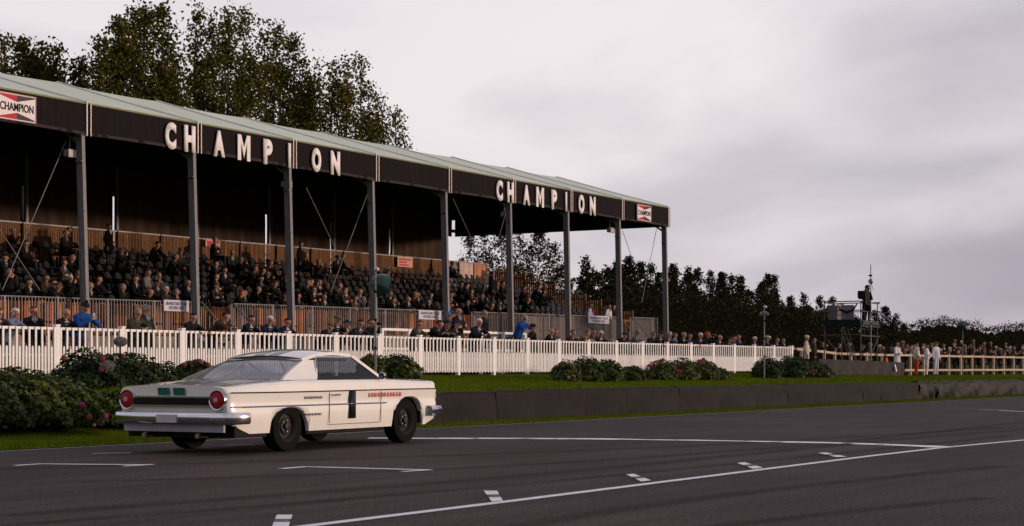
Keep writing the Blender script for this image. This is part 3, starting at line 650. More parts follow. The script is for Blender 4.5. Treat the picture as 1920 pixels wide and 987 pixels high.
# ------------------------------------------------------------------ hydrangea bushes
hl = leafmat('hydrangea_leaf', (.014, .030, .006), (.034, .060, .010), (.13, .14, .022), .22, .5, .2)
hl2 = leafmat('hydrangea_leaf_dark', (.012, .027, .006), (.026, .048, .009), (.08, .095, .018), .22, .5, .2)
m_stem = M('woody_stem', (.06, .045, .03), .9)
m_fl = [M('pink_flower', (.20, .02, .06), .8, spec=.1, scale=30, col2=(.38, .07, .14)), M('faded_flower', (.20, .055, .045), .9, spec=.1, scale=30, col2=(.16, .08, .05)), M('pale_pink_flower', (.30, .09, .15), .8, spec=.1, scale=30, col2=(.40, .16, .22))]
def flower_mesh(mt):
    g = MB()
    for i in range(90):
        t = math.acos(1 - 2 * (i + .5) / 90); a = i * 2.39996; p = Vector((math.sin(t) * math.cos(a), math.sin(t) * math.sin(a), math.cos(t) * .82)); r = .056 * R.uniform(.9, 1.06)
        x = p.cross(Vector((.3, .2, .9))).normalized(); y = p.cross(x); c = p * r; q = .018
        g.add([c + x * q, c + y * q + p * .006, c - x * q, c - y * q + p * .006], [(0, 1, 2, 3)])
    g.sphere((0, 0, 0), .05, 8, 6); return g.mesh('flower_head', mt)
FM = [flower_mesh(m) for m in m_fl]
def leaf_one(mt):
    g = MB(); L, Wd = .11, .07
    pr = [(-.5, 0, 0), (-.22, .42, .05), (.12, .5, .06), (.5, 0, -.04), (.12, -.5, .06), (-.22, -.42, .05), (-.22, 0, 0), (.12, 0, .01)]
    g.add([(a * L, b * Wd, c * L * 2) for a, b, c in pr], [(0, 6, 1), (1, 6, 7, 2), (2, 7, 3), (0, 5, 6), (6, 5, 4, 7), (7, 4, 3)]); return g.mesh('leaf', mt)
LF = [leaf_one(hl), leaf_one(hl2)]
def bush(label, lobes, n, size=.12, near=0, flowers=(), mat=hl, group=None, name='hydrangea_bush'):
    cx = sum(l[0] for l in lobes) / len(lobes); cy = sum(l[1] for l in lobes) / len(lobes); e = empty(name, (cx, cy, gz(cx, cy)), label, 'bush', group)
    wts = np.array([l[3] * l[5] for l in lobes]); wts = wts / wts.sum(); C = []; ND = []
    for l, w in zip(lobes, wts):
        x, y, z0, rx, ry, h = l; k = int(n * w)
        d3 = RN.normal(size=(k, 3)); d3[:, 2] = np.abs(d3[:, 2]) * 1.0 - .25; d3 /= np.linalg.norm(d3, axis=1)[:, None]
        lump = 1 + .10 * np.sin(d3[:, 0] * 7 + x) * np.sin(d3[:, 2] * 6 + y) + .06 * np.sin(d3[:, 1] * 13 + d3[:, 0] * 11)
        rad = (1 - RN.random(k) ** 2.2 * .45) * lump
        c = np.stack([x + d3[:, 0] * rx * rad, y + d3[:, 1] * ry * rad, z0 + .22 * h + d3[:, 2] * h * .78 * rad], 1); ok = c[:, 2] > z0 + .02
        C.append(c[ok]); ND.append(d3[ok])
    C = np.concatenate(C); D = np.concatenate(ND); m = len(C)
    up = D + np.array([0, 0, .55]) + RN.normal(0, .45, (m, 3)); up /= np.linalg.norm(up, axis=1)[:, None]     # leaf normal
    t = np.cross(up, RN.normal(size=(m, 3))); t /= np.linalg.norm(t, axis=1)[:, None]; s = np.cross(up, t); L = (size * RN.uniform(.7, 1.35, m))[:, None]
    tip = C + t * L * .5 - up * L * .12; base = C - t * L * .5; a = C + s * L * .32 + up * L * .07; b = C - s * L * .32 + up * L * .07
    me = np_mesh('foliage', np.stack([base, a, tip, b], 1).reshape(-1, 3), 4, mat); o = link('foliage', me, e); o.location = -WL[e.name]; o['kind'] = 'stuff'
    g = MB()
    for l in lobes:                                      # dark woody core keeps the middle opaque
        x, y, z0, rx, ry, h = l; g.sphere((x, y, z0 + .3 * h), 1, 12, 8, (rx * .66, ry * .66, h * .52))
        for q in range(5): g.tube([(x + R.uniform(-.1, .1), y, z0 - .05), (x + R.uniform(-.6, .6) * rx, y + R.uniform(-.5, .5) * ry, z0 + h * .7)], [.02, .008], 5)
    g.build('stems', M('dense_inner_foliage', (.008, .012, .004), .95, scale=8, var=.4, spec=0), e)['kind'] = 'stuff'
    for k in range(near):                                # the leaves that show large
        l = lobes[int(R.random() * len(lobes))]; x, y, z0, rx, ry, h = l; a = R.uniform(3.4, 6.0); el = R.uniform(-.1, 1.3); dd = Vector((math.cos(a) * math.cos(el), math.sin(a) * math.cos(el), math.sin(el)))
        o = put('leaf', LF[k % 2], (x + dd.x * rx * 1.01, y + dd.y * ry * 1.01, z0 + .22 * h + dd.z * h * .79), e)
        if o.location.z + WL[e.name].z < z0 + .05: o.location.z = z0 + .1 - WL[e.name].z
        o.rotation_euler = (R.uniform(-.7, .7) - .5, R.uniform(-.6, .6), R.uniform(0, 6.28)); sc = R.uniform(.8, 1.25); o.scale = (sc, sc, sc)
    for px, py, k in flowers:
        P = min(lobes, key=lambda l: abs(px_of(l[0], l[1] - l[4]) - px)); p = at(px, py, P[1] - P[4] * .93); dx = (p.x - P[0]) / P[3]; p = at(px, py, P[1] - P[4] * math.sqrt(max(.05, 1 - min(.9, dx * dx))) * .98)
        put('flower_head', FM[k], p, e)
    return e
def lobe(px, P, wpx, top, base=None, dep=None):          # px centre, half width in px, top row
    X = Xat(px, P); rx = wpx / (ppm(px, P) * .80); z0 = gz(X, P) if base is None else base
    h = at(px, top, P).z - z0; return (X, P, z0, rx, dep or rx * .9, h)
bush('large dark green hydrangea at the far left beside the track edge', [lobe(20, 21.5, 75, 697, dep=1.1), lobe(95, 21.3, 70, 712, dep=1.0), lobe(150, 21.4, 55, 738, dep=.9), lobe(-60, 21.5, 70, 690, dep=1.1), lobe(185, 21.6, 34, 765, dep=.7), lobe(235, 22.2, 50, 735, dep=.8), lobe(300, 22.6, 50, 735, dep=.8), lobe(212, 20.9, 34, 760, dep=.6), lobe(268, 20.9, 42, 764, dep=.6), lobe(322, 20.9, 32, 770, dep=.6)], 34000, .105, 60,
     ((143, 768, 0), (153, 760, 0), (167, 783, 1), (186, 792, 2), (196, 780, 0)), hl)
bush('tall rounded hydrangea behind the car boot with two grey furry microphones', [lobe(165, 25.0, 62, 658, base=.3), lobe(240, 25.2, 58, 664, base=.3), lobe(300, 25.2, 42, 681, base=.3), lobe(335, 25.0, 30, 700, base=.3)], 15000, .10, 40, ((192, 672, 0), (190, 692, 0), (120, 672, 1), (230, 668, 1)), hl2)
bush('low hydrangea with several faded pink heads behind the rear window', [lobe(365, 25.6, 32, 677), lobe(398, 25.6, 24, 690)], 3500, .11, 15, ((345, 684, 1), (359, 681, 1), (369, 678, 1), (360, 693, 0), (389, 684, 1), (377, 678, 2), (398, 690, 1)), hl2)
bush('round hydrangea with one pink bloom on top, just ahead of the car roof', [lobe(697, 25.2, 26, 666), lobe(745, 25.0, 38, 667), lobe(724, 25.4, 26, 676)], 5500, .11, 20, ((745, 671, 0), (753, 706, 2), (700, 672, 1)), hl)
bush('wide low hydrangea clump on the bank, leftmost of those beyond the car', [lobe(1062, 23.9, 24, 678), lobe(1100, 23.9, 30, 671), lobe(1140, 23.9, 27, 676)], 5500, .10, 20, ((1092, 676, 1), (1075, 690, 1)), hl, 'hydrangeas along the bank')
bush('smallest round hydrangea bush standing alone on the bank', [lobe(1184, 23.7, 22, 687)], 2200, .10, 10, ((1192, 708, 1),), hl, 'hydrangeas along the bank')
bush('broad hydrangea clump with many pink heads along its left and top', [lobe(1240, 23.9, 28, 676), lobe(1280, 23.9, 30, 674), lobe(1318, 23.9, 28, 675), lobe(1345, 23.8, 22, 690)], 6500, .10, 20,
     ((1243, 675, 0), (1219, 686, 0), (1228, 685, 0), (1264, 690, 0), (1271, 683, 1), (1279, 681, 1), (1316, 677, 0), (1313, 681, 0), (1270, 696, 0), (1276, 697, 0), (1291, 697, 0), (1291, 683, 1), (1332, 692, 1), (1319, 674, 0)), hl, 'hydrangeas along the bank')
bush('dark hydrangea clump behind the loudspeaker mast near the tower base', [lobe(1440, 24.2, 26, 671), lobe(1485, 24.3, 32, 669), lobe(1530, 24.2, 26, 678), lobe(1550, 24.0, 14, 692)], 6500, .10, 10,
     ((1453, 694, 0), (1465, 710, 0), (1508, 688, 2), (1523, 694, 1), (1529, 696, 0), (1521, 711, 0), (1506, 672, 1)), hl2, 'hydrangeas along the bank')
# ------------------------------------------------------------------ trees
m_bark = M('tree_bark', (.045, .035, .028), .9, scale=5, col2=(.10, .085, .07), bump=.5, stretch=(2, 2, .5))
m_birch = M('pale_bark', (.25, .21, .19), .8, scale=3, col2=(.45, .40, .38))
lf_pop = leafmat('broadleaf', (.028, .036, .005), (.068, .072, .010), (.17, .12, .018), .25, .7, .08)
lf_con = leafmat('conifer_needles', (.007, .011, .004), (.016, .021, .007), (.050, .050, .018), .10, .8, .05)
lf_bir = leafmat('birch_leaf', (.016, .014, .006), (.032, .025, .010), (.07, .045, .018), .25, .7, .05)
lf_hed = leafmat('hedge_leaf', (.008, .010, .004), (.016, .016, .006), (.036, .026, .012), .10, .8, .05)
def tree(name, label, group, px, P, base, plumes, leaf, mat, bark=m_bark, dens=260, trunk_r=.22, clump=.42, lean=0, cat='tree', depth=.55, cone=False):
    X0 = Xat(px, P); e = empty(name, (X0, P, base), label, cat, group); topz = max(at(q[0], q[1], P).z for q in plumes)
    C = []; limbs = MB(); trunk = MB(); pts = []
    for k in range(7):
        f = k / 6; pts.append((X0 + .25 * math.sin(k * 1.7 + px) * f, P + .2 * math.sin(k * 2.3 + px) * f, base - .2 + (topz - base) * .86 * f))
    trunk.tube(pts, [trunk_r * (1 - .85 * k / 6) for k in range(7)], 8)
    for (qx, top, hw, bot) in plumes:                      # each plume: px centre, top row, half width px, bottom row
        T = at(qx, top, P); B = at(qx, bot, P); rx = hw * (2.5 if leaf > .255 and mat.name == 'conifer_needles' else 1.22) / (ppm(qx, P) * .82); ry = rx * depth / .55 * .8; h = T.z - B.z
        tb = base + (B.z - base) * .55 + R.uniform(0, .1) * h; j = Vector((X0 + (B.x - X0) * .25, P, max(base + 1, min(tb, T.z - 1))))
        mid_ = Vector(((B.x + j.x) / 2, P + R.uniform(-.4, .4), (j.z + B.z + h * .35) / 2)); s_top = Vector((T.x, P, B.z + h * .9))
        limbs.tube([j, mid_, Vector((T.x, P + R.uniform(-.3, .3), B.z + h * .45)), s_top], [trunk_r * .5, trunk_r * .38, trunk_r * .22, .02], 6)
        n = int(dens * rx * h / (3.2 if mat.name != 'conifer_needles' else 8.)); 
        for q in range(n):
            v = R.random() if not (mat.name == 'conifer_needles') else R.random() ** 1.3; w = (1 - v) ** .8 * (1 + .25 * math.sin(v * 23 + qx)) + .05 if cone or mat.name == 'conifer_needles' else (math.sin(math.pi * min(1, v * .86 + .14)) ** .7 * (1 - .35 * v) + .10)
            a = R.uniform(0, 6.28); rr = math.sqrt(R.uniform(.12, 1)); c = Vector((T.x + math.cos(a) * rr * rx * w, P + math.sin(a) * rr * ry * w, B.z + h * v))
            C.append(c)
            if q % 9 == 0: limbs.tube([Vector((T.x + R.uniform(-.1, .1), P, c.z - .5 * rx * w)), c], [.035, .01], 4, cap=False)
    C = np.array([c[:] for c in C]); keep = np.array([math.sin(c[0] * 1.9 + c[2] * 1.1) * math.sin(c[2] * 2.3 + c[0] * .7) + R.uniform(-.5, .5) > -.44 for c in C]); C = C[keep]
    per = 13 if mat.name == 'broadleaf' else 8; L = np.repeat(C, per, 0) + RN.normal(0, clump * (.60 if mat.name == 'broadleaf' else .42), (len(C) * per, 3)) * np.array([1, 1, .8])
    me = np_mesh('crown', leaves(L, leaf * (.68 if mat.name == 'broadleaf' else .85), .75), 4, mat); o = link('crown', me, e); o.location = -WL[e.name]; o['kind'] = 'stuff'
    trunk.build('trunk', bark, e, smooth=True); limbs.build('branches', bark, e, smooth=True); return e
G1 = 'tall trees behind the grandstand roof'
tree('poplar_tree', 'dark leafy treetops at the far left edge behind the roof', G1, 40, 66, .9, [(-20, 95, 28, 230), (8, 70, 16, 200), (42, 78, 20, 240), (78, 84, 16, 240), (104, 88, 12, 230), (60, 110, 40, 300), (112, 118, 12, 240)], .30, lf_pop, dens=115)
tree('poplar_tree', 'small isolated round treetop between the two large groups of trees on the left', G1, 150, 66, .9, [(150, 110, 15, 240), (165, 130, 14, 240), (140, 130, 9, 220)], .28, lf_pop, dens=110, trunk_r=.14)
tree('poplar_tree', 'broad dark tree with a lobed top, left half of the tallest group', G1, 255, 62, .9, [(190, 74, 20, 260), (222, 38, 20, 280), (250, 22, 22, 330), (272, 12, 16, 300), (303, 16, 18, 330), (325, 50, 22, 330), (230, 90, 45, 300), (300, 110, 45, 330)], .28, lf_pop, dens=115, trunk_r=.3)
tree('poplar_tree', 'tall open tree with many separate pointed tops, middle of the large group', G1, 420, 62, .9, [(368, 12, 15, 300), (396, 16, 14, 320), (428, 14, 16, 330), (458, 20, 15, 330), (420, 80, 50, 330), (380, 120, 35, 330), (470, 110, 35, 330)], .27, lf_pop, dens=92, trunk_r=.28)
tree('poplar_tree', 'olive-brown tree with sloping right shoulder behind the roof', G1, 520, 62, .9, [(495, 38, 17, 330), (520, 48, 18, 330), (548, 74, 20, 340), (568, 96, 16, 340), (530, 130, 50, 350), (580, 150, 26, 350)], .27, lf_pop, dens=92, trunk_r=.26)
tree('poplar_tree', 'autumn-tinged tree with two pointed twigs standing up at the top right', G1, 635, 60, .9, [(598, 110, 13, 330), (625, 118, 16, 340), (650, 112, 10, 340), (676, 108, 12, 340), (640, 160, 45, 350), (690, 160, 22, 340)], .26, lf_pop, dens=88, trunk_r=.24)
tree('poplar_tree', 'lowest rightmost tree of the tall group sinking behind the roof edge', G1, 720, 60, .9, [(714, 182, 13, 340), (742, 208, 16, 340), (700, 220, 30, 350), (755, 240, 11, 340)], .25, lf_pop, dens=90, trunk_r=.18)
tree('birch_tree', 'thin drooping birch with pale stems seen under the right end of the roof', None, 900, 68, .9, [(880, 440, 18, 570), (905, 435, 22, 600), (940, 430, 26, 620), (975, 425, 26, 620), (1010, 430, 28, 620), (1040, 450, 18, 600), (960, 500, 60, 640)], .22, lf_bir, m_birch, dens=100, trunk_r=.14, clump=.5)
tree('birch_tree', 'shorter brown birch just left of the small fir', None, 1052, 70, .9, [(1050, 500, 22, 620), (1075, 520, 14, 620), (1030, 530, 25, 640)], .22, lf_bir, m_birch, dens=110, trunk_r=.12)
G2 = 'dark firs on the skyline beyond the grandstand'
tree('fir_tree', 'narrow pointed fir standing clear between two grandstand columns', G2, 1098, 72, .9, [(1098, 482, 9, 640), (1098, 510, 24, 650), (1112, 505, 8, 600)], .26, lf_con, dens=230, cone=True)
tree('fir_tree', 'short fir filling the dip right of the narrow one', G2, 1128, 74, .9, [(1122, 512, 14, 650), (1136, 520, 12, 650)], .26, lf_con, dens=220, cone=True)
tree('fir_tree', 'wide dark fir behind the last column but one', G2, 1165, 74, .9, [(1140, 495, 16, 650), (1158, 492, 18, 650), (1180, 484, 18, 650), (1170, 520, 40, 660)], .27, lf_con, dens=240)
tree('fir_tree', 'dark fir with a ragged top between the last two columns', G2, 1212, 75, .9, [(1202, 494, 16, 650), (1220, 498, 15, 650), (1235, 512, 12, 650), (1215, 540, 38, 660)], .27, lf_con, dens=240)
tree('fir_tree', 'fir with a pointed tip immediately right of the last column', G2, 1263, 76, .9, [(1262, 496, 14, 650), (1262, 530, 24, 660)], .27, lf_con, dens=250)
tree('fir_tree', 'double-tipped fir, second right of the last column', G2, 1298, 77, .9, [(1290, 502, 12, 650), (1308, 505, 12, 650), (1298, 540, 26, 660)], .27, lf_con, dens=250)
tree('fir_tree', 'broad fir with three small tips, left of the wide gap', G2, 1345, 78, .9, [(1333, 510, 12, 650), (1355, 514, 13, 650), (1352, 513, 7, 600), (1372, 518, 12, 650), (1388, 517, 12, 650), (1358, 550, 40, 660)], .27, lf_con, dens=250)
tree('fir_tree', 'fir leaning right with a forked tip above the loudspeaker mast', G2, 1435, 78, .9, [(1440, 516, 12, 650), (1452, 520, 10, 640), (1428, 532, 14, 650), (1440, 560, 32, 660), (1405, 545, 16, 660)], .27, lf_con, dens=250)
tree('fir_tree', 'low fir at the left of the trio beside the camera tower', G2, 1484, 80, .9, [(1482, 557, 12, 660), (1470, 575, 14, 660), (1490, 580, 18, 660)], .27, lf_con, dens=250)
tree('fir_tree', 'middle fir of the trio beside the camera tower', G2, 1510, 80, .9, [(1507, 552, 11, 660), (1515, 575, 20, 660)], .27, lf_con, dens=250)
tree('fir_tree', 'fir with thin shoots directly behind the camera tower', G2, 1545, 80, .9, [(1537, 553, 9, 660), (1560, 560, 12, 660), (1552, 580, 24, 660), (1590, 590, 30, 660)], .27, lf_con, dens=250)
tree('ash_tree', 'open rounded tree on the skyline right of the camera tower', None, 1655, 80, .8, [(1640, 585, 14, 660), (1660, 577, 16, 660), (1680, 590, 14, 660), (1695, 608, 10, 660), (1660, 610, 38, 670)], .25, lf_hed, dens=150, trunk_r=.14)
def hedge(label, spans, P, n, mat=lf_hed, leaf=.26, group='hedges behind the crowd'):
    e = empty('hedge', (Xat(spans[0][0], P), P, .7), label, 'hedge', group); C = []; g = MB()
    sx = [Xat((q[0] + q[1]) / 2, P) for q in spans]; szs = [at((q[0] + q[1]) / 2, q[2], P).z for q in spans]
    tf = lambda x: np.interp(x, sx, szs) + .28 * np.sin(x * 1.3 + P) * np.sin(x * .53) + .22 * np.sin(x * 3.7) * np.sin(x * 1.1 + 2) + .12 * np.sin(x * 8.3)
    xa_, xb_ = Xat(spans[0][0], P), Xat(spans[-1][1], P); m = int(n * (xb_ - xa_) * 1.3); xx = RN.uniform(xa_, xb_, m); tt_ = tf(xx)
    C.append(np.stack([xx, P + RN.normal(0, .7, m), .9 + (tt_ - .9) * (1 - RN.random(m) ** 1.7) + RN.exponential(.13, m) * (RN.random(m) < .5)], 1))
    k_ = int((xb_ - xa_) / .8); gx = [xa_ + (xb_ - xa_) * q / k_ for q in range(k_ + 1)]
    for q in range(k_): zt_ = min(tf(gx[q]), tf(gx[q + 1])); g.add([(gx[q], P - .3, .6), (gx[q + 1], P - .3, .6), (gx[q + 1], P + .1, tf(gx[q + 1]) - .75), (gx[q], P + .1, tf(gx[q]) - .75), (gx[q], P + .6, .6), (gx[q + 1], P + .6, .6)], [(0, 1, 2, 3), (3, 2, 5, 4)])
    for (a, b, top) in []:
        x0, x1 = Xat(a, P), Xat(b, P); zt = at((a + b) / 2, top, P).z; m = int(n * (x1 - x0))
        c = np.stack([RN.uniform(x0, x1, m), P + RN.normal(0, .7, m), .9 + (zt - .9) * (1 - RN.random(m) ** 1.6)], 1)
        c[:, 2] += .35 * np.sin(c[:, 0] * 1.4) * (c[:, 2] > zt - 1) + RN.normal(0, .15, m); C.append(c)
        g.span((x0, P - .35, .6), (x1 - .01, P + .5, zt - .7 if zt > 2 else zt - .2))
    C = np.concatenate(C); me = np_mesh('foliage', leaves(C, leaf), 4, mat); o = link('foliage', me, e); o.location = -WL[e.name]; o['kind'] = 'stuff'
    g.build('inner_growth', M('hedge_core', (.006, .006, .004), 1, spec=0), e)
hedge('dense brown-green hedge under the firs, from the birches to the tower', [(850, 960, 565), (960, 1060, 560), (1060, 1110, 560), (1110, 1160, 570), (1160, 1215, 548), (1215, 1260, 560), (1260, 1320, 550), (1320, 1380, 560), (1380, 1420, 575), (1420, 1470, 565), (1470, 1560, 590), (1560, 1640, 606)], 69, 170)
hedge('low round-topped hedge between the tower and the far loudspeaker mast', [(1640, 1712, 625), (1712, 1730, 606), (1730, 1752, 603), (1752, 1762, 602), (1762, 1788, 597), (1788, 1815, 606)], 76, 100)
hedge('low ragged hedge right of the far loudspeaker mast', [(1815, 1840, 607), (1840, 1865, 618), (1865, 1895, 612), (1895, 1925, 610), (1925, 1990, 606)], 76, 100)
hedge('dark growth behind the left half of the grandstand', [(-250, 0, 600), (0, 200, 600), (200, 400, 600), (400, 600, 600), (600, 850, 590)], 58, 30)
# seats: the 298 that show best are parts, the rest one joined part
def seat_score(s):
    X, i = s; px = px_of(X, 40.2 + .9 * i); 
    return -1 if px < -20 else (3 if px > 850 else 1 + (1 if i >= 2 else .5) - abs(px - 450) / 900)
order = sorted(range(len(seats)), key=lambda k: -seat_score(seats[k])); big_ = set(order[:298])
gb = MB(); sv_ = [v.co[:] for v in SEATM.vertices]; sf_ = [tuple(p.vertices) for p in SEATM.polygons]
for k, (X, i) in enumerate(seats):
    P = 40.32 + .9 * i; z = floor(i, X)
    if k in big_: put('seat', SEATM, (X, P, z), gs).rotation_euler[2] = R.uniform(-.05, .05)
    else: gb.add([(v[0] + X, v[1] + P, v[2] + z) for v in sv_], sf_)
gb.build('seats', SEATM.materials[0], gs, smooth=True)['kind'] = 'stuff'
# ------------------------------------------------------------------ people
m_skin = M('skin', (.33, .165, .11), .65, scale=9, col2=(.42, .22, .155), spec=.25); m_coat = M('coat_cloth', (.85, .85, .85), .85, scale=14, col2=(1.15, 1.15, 1.15), objcol=True, bump=.4, bscale=30, spec=.15)
m_trou = M('trouser_cloth', (.016, .016, .022), .9, scale=9, col2=(.05, .045, .04), rnd=.4, spec=.1); m_shoe = M('shoe_leather', (.015, .012, .01), .5)
m_face = M('eye_and_lip', (.09, .035, .03), .5); m_hair = M('hair_or_hat', (.85, .85, .85), .8, scale=25, col2=(1.2, 1.2, 1.2), objcol=True, spec=.2); m_shirt = M('shirt_cloth', (.20, .19, .20), .8, rnd=.9)
PM = [m_skin, m_coat, m_trou, m_shoe, m_face, m_shirt]
def capsule(g, a, b, ra, rb, n=10):
    a, b = Vector(a), Vector(b); t = b - a
    if t.length < 1e-5: t = Vector((0, 0, 1e-3)); b = a + t
    L = t.length; prof = [(ra * math.sin(q), -ra * math.cos(q)) for q in (.0, .5, 1.05)] + [(ra, 0), (rb, L)] + [(rb * math.sin(q), L + rb * math.cos(q)) for q in (1.05, .5, .0)]
    g.lathe(prof, a, t, n)
def hand(S, w, dirv, palmn, curl=.5, side=1):
    d_ = Vector(dirv).normalized(); nn = Vector(palmn).normalized(); s = d_.cross(nn).normalized() * side; w = Vector(w)
    k = w + d_ * .085
    for q in (-.026, -.008, .010, .028): S.append((w + s * q * .7, k + s * q, .014, .013, 0))
    for q, L in ((-.028, .062), (-.009, .074), (.010, .078), (.029, .070)):
        a = k + s * q; m_ = a + (d_ * math.cos(curl) + nn * math.sin(curl)) * L * .55; e = m_ + (d_ * math.cos(curl * 2) + nn * math.sin(curl * 2)) * L * .5
        S.append((a, m_, .0095, .009, 0)); S.append((m_, e, .009, .0075, 0))
    t0 = w + d_ * .025 + s * .028; t1 = t0 + (d_ * .6 + s * .7 + nn * .3).normalized() * .035; S.append((t0, t1, .013, .011, 0)); S.append((t1, t1 + (d_ * .9 + s * .2 + nn * .4).normalized() * .035, .011, .009, 0))
def body(name, J, long_coat=False, armcloth=1, legcloth=2, chestpatch=True, bulk=1.):
    """J: joints. Figure faces -Y. Segment = (a, b, ra, rb, material)."""
    V_ = lambda k: Vector(J[k]); S = []
    pel, che, nk, hd = V_('pel'), V_('che'), V_('nk'), V_('hd'); fd = Vector((J.get('look', 0), -1, J.get('nod', -.1))).normalized(); ud = Vector((0, 0, 1)) - fd * fd.z; ud.normalize(); rt = fd.cross(ud)
    for s in (-1, 1): S.append((pel + Vector((s * .08, 0, 0)), che + Vector((s * .07, .01, -.03)), .125 * bulk, .125 * bulk, 1))
    S.append((V_('shL') * .72 + V_('shR') * .28, V_('shL') * .28 + V_('shR') * .72, .10, .10, 1)); S.append((che + Vector((0, -.03, -.02)), pel + Vector((0, -.04 * bulk, .08)), .125 * bulk, .13 * bulk, 1))
    for s in (-1, 1): S.append((V_('shL') if s < 0 else V_('shR'), nk + Vector((0, .01, -.02)), .068, .058, 1))
    S.append((nk - Vector((0, 0, .03)), hd - ud * .06, .055, .052, 0)); S.append((nk + Vector((0, .0, .0)), nk + (hd - nk) * .12, .066, .068, 1))
    # head: skull, face, jaw, nose, brow, ears
    S.append((hd + ud * .035 + fd * -.02, hd + ud * .03 + fd * .015, .088, .084, 0)); S.append((hd + fd * .02 - ud * .01, hd + fd * .035 - ud * .072, .066, .042, 0))
    S.append((hd + fd * .030 - ud * .080, hd + fd * .052 - ud * .085, .034, .026, 0)); S.append((hd + fd * .088 + ud * .018, hd + fd * .112 - ud * .022, .010, .016, 0))
    for s in (-1, 1):
        S.append((hd + rt * s * .082 - ud * .0, hd + rt * s * .084 - ud * .03 - fd * .005, .016, .011, 0)); S.append((hd + fd * .078 + rt * s * .018 + ud * .030, hd + fd * .068 + rt * s * .045 + ud * .028, .012, .012, 0))
    for s, q in ((-1, 'L'), (1, 'R')):
        sh, el, wr = V_('sh' + q), V_('el' + q), V_('wr' + q); S.append((sh, el, .070 * bulk, .056, armcloth)); S.append((el, wr, .056, .040, armcloth)); d_ = (wr - el).normalized()
        hdir = Vector(J.get('hd' + q, d_)); hand(S, wr + d_ * .015, hdir, J.get('pn' + q, (0, 0, -1)), J.get('curl', .5), -s)
        hp, kn, an, toe = V_('hp' + q), V_('kn' + q), V_('an' + q), V_('to' + q)
        S.append((hp, kn, .092, .066, legcloth)); S.append((kn, an, .064, .046, legcloth)); S.append((an + Vector((0, .03, -.045)), toe, .040, .034, 3)); S.append((an + Vector((0, .035, -.04)), an + Vector((0, .02, .0)), .042, .044, 3))
        if long_coat: S.append((hp + Vector((0, 0, .08)), hp * .45 + kn * .55, .115, .125, 1))
    g = MB()
    for a, b, ra, rb, m_ in S: capsule(g, a, b, ra, rb)
    me = g.mesh('t', PM); o = bpy.data.objects.new('t', me); COL.objects.link(o)
    md = o.modifiers.new('r', 'REMESH'); md.mode = 'VOXEL'; md.voxel_size = .0105
    md = o.modifiers.new('s', 'SMOOTH'); md.factor = .5; md.iterations = 2
    md = o.modifiers.new('d', 'DECIMATE'); md.ratio = .22
    bpy.context.view_layer.update(); out = bpy.data.meshes.new_from_object(o.evaluated_get(bpy.context.evaluated_depsgraph_get())); bpy.data.objects.remove(o)
    out.materials.clear(); [out.materials.append(m) for m in PM]; out.name = name
    n = len(out.polygons); C = np.empty(n * 3); out.polygons.foreach_get('center', C); C = C.reshape(-1, 3); best = np.full(n, 9.); mi = np.zeros(n, int)
    for a, b, ra, rb, m_ in S:
        a, b = np.array(a), np.array(b); t = b - a; L2 = max(1e-9, t @ t); u = np.clip((C - a) @ t / L2, 0, 1); dist = np.linalg.norm(C - a - u[:, None] * t, axis=1) - (ra + (rb - ra) * u)
        k = dist < best; best[k] = dist[k]; mi[k] = m_
    hd_, f_, u_, r_ = map(np.array, (hd, fd, ud, rt)); rel = C - hd_; F_, U_, R_ = rel @ f_, rel @ u_, rel @ r_
    face = (F_ > .04)
    mi[face & (mi == 0) & (abs(abs(R_) - .032) < .013) & (abs(U_ - .012) < .0085)] = 4
    mi[face & (mi == 0) & (abs(R_) < .024) & (abs(U_ + .062) < .007)] = 4
    if chestpatch:
        nkk = np.array(nk); rc = C - nkk; k = (mi == 1) & (rc[:, 1] < -.04) & (rc[:, 2] < .05) & (rc[:, 2] > -.12) & (abs(rc[:, 0]) < .01 + .22 * np.clip(rc[:, 2] + .12, 0, .14)); mi[k] = 5
    out.polygons.foreach_set('material_index', mi.astype(np.int32)); out.polygons.foreach_set('use_smooth', [True] * n); out.update()
    return dict(me=out, hd=hd, f=fd, u=ud, r=rt)
stand0 = dict(pel=(0, 0, .97), che=(0, 0, 1.27), nk=(0, .01, 1.45), hd=(0, -.02, 1.62), shL=(-.185, 0, 1.40), shR=(.185, 0, 1.40), elL=(-.26, .02, 1.12), elR=(.26, .02, 1.12), wrL=(-.27, -.06, .88), wrR=(.27, -.06, .88),
              hpL=(-.09, 0, .92), hpR=(.09, 0, .92), knL=(-.11, -.02, .50), knR=(.11, -.01, .50), anL=(-.12, .02, .09), anR=(.12, .02, .09), toL=(-.15, -.15, .035), toR=(.15, -.15, .035), hdL=(0, -.1, -1), hdR=(0, -.1, -1), pnL=(1, 0, 0), pnR=(-1, 0, 0), curl=.35)
def J(b, **k): q = dict(b); q.update(k); return q
lean1 = J(stand0, pel=(0, .10, .95), che=(0, -.02, 1.22), nk=(0, -.10, 1.38), hd=(0, -.17, 1.53), shL=(-.185, -.09, 1.33), shR=(.185, -.09, 1.33), elL=(-.27, -.30, 1.16), elR=(.27, -.30, 1.16), wrL=(-.10, -.40, 1.17), wrR=(.07, -.44, 1.18),
          hdL=(1, -.3, 0), hdR=(-1, -.25, -.1), pnL=(0, 0, -1), pnR=(0, 0, -1), hpL=(-.09, .10, .90), hpR=(.09, .10, .90), knL=(-.11, .06, .49), knR=(.11, .10, .49), anL=(-.12, .14, .09), anR=(.12, .22, .09), toL=(-.14, -.03, .035), toR=(.14, .06, .035), curl=.6, nod=-.22)
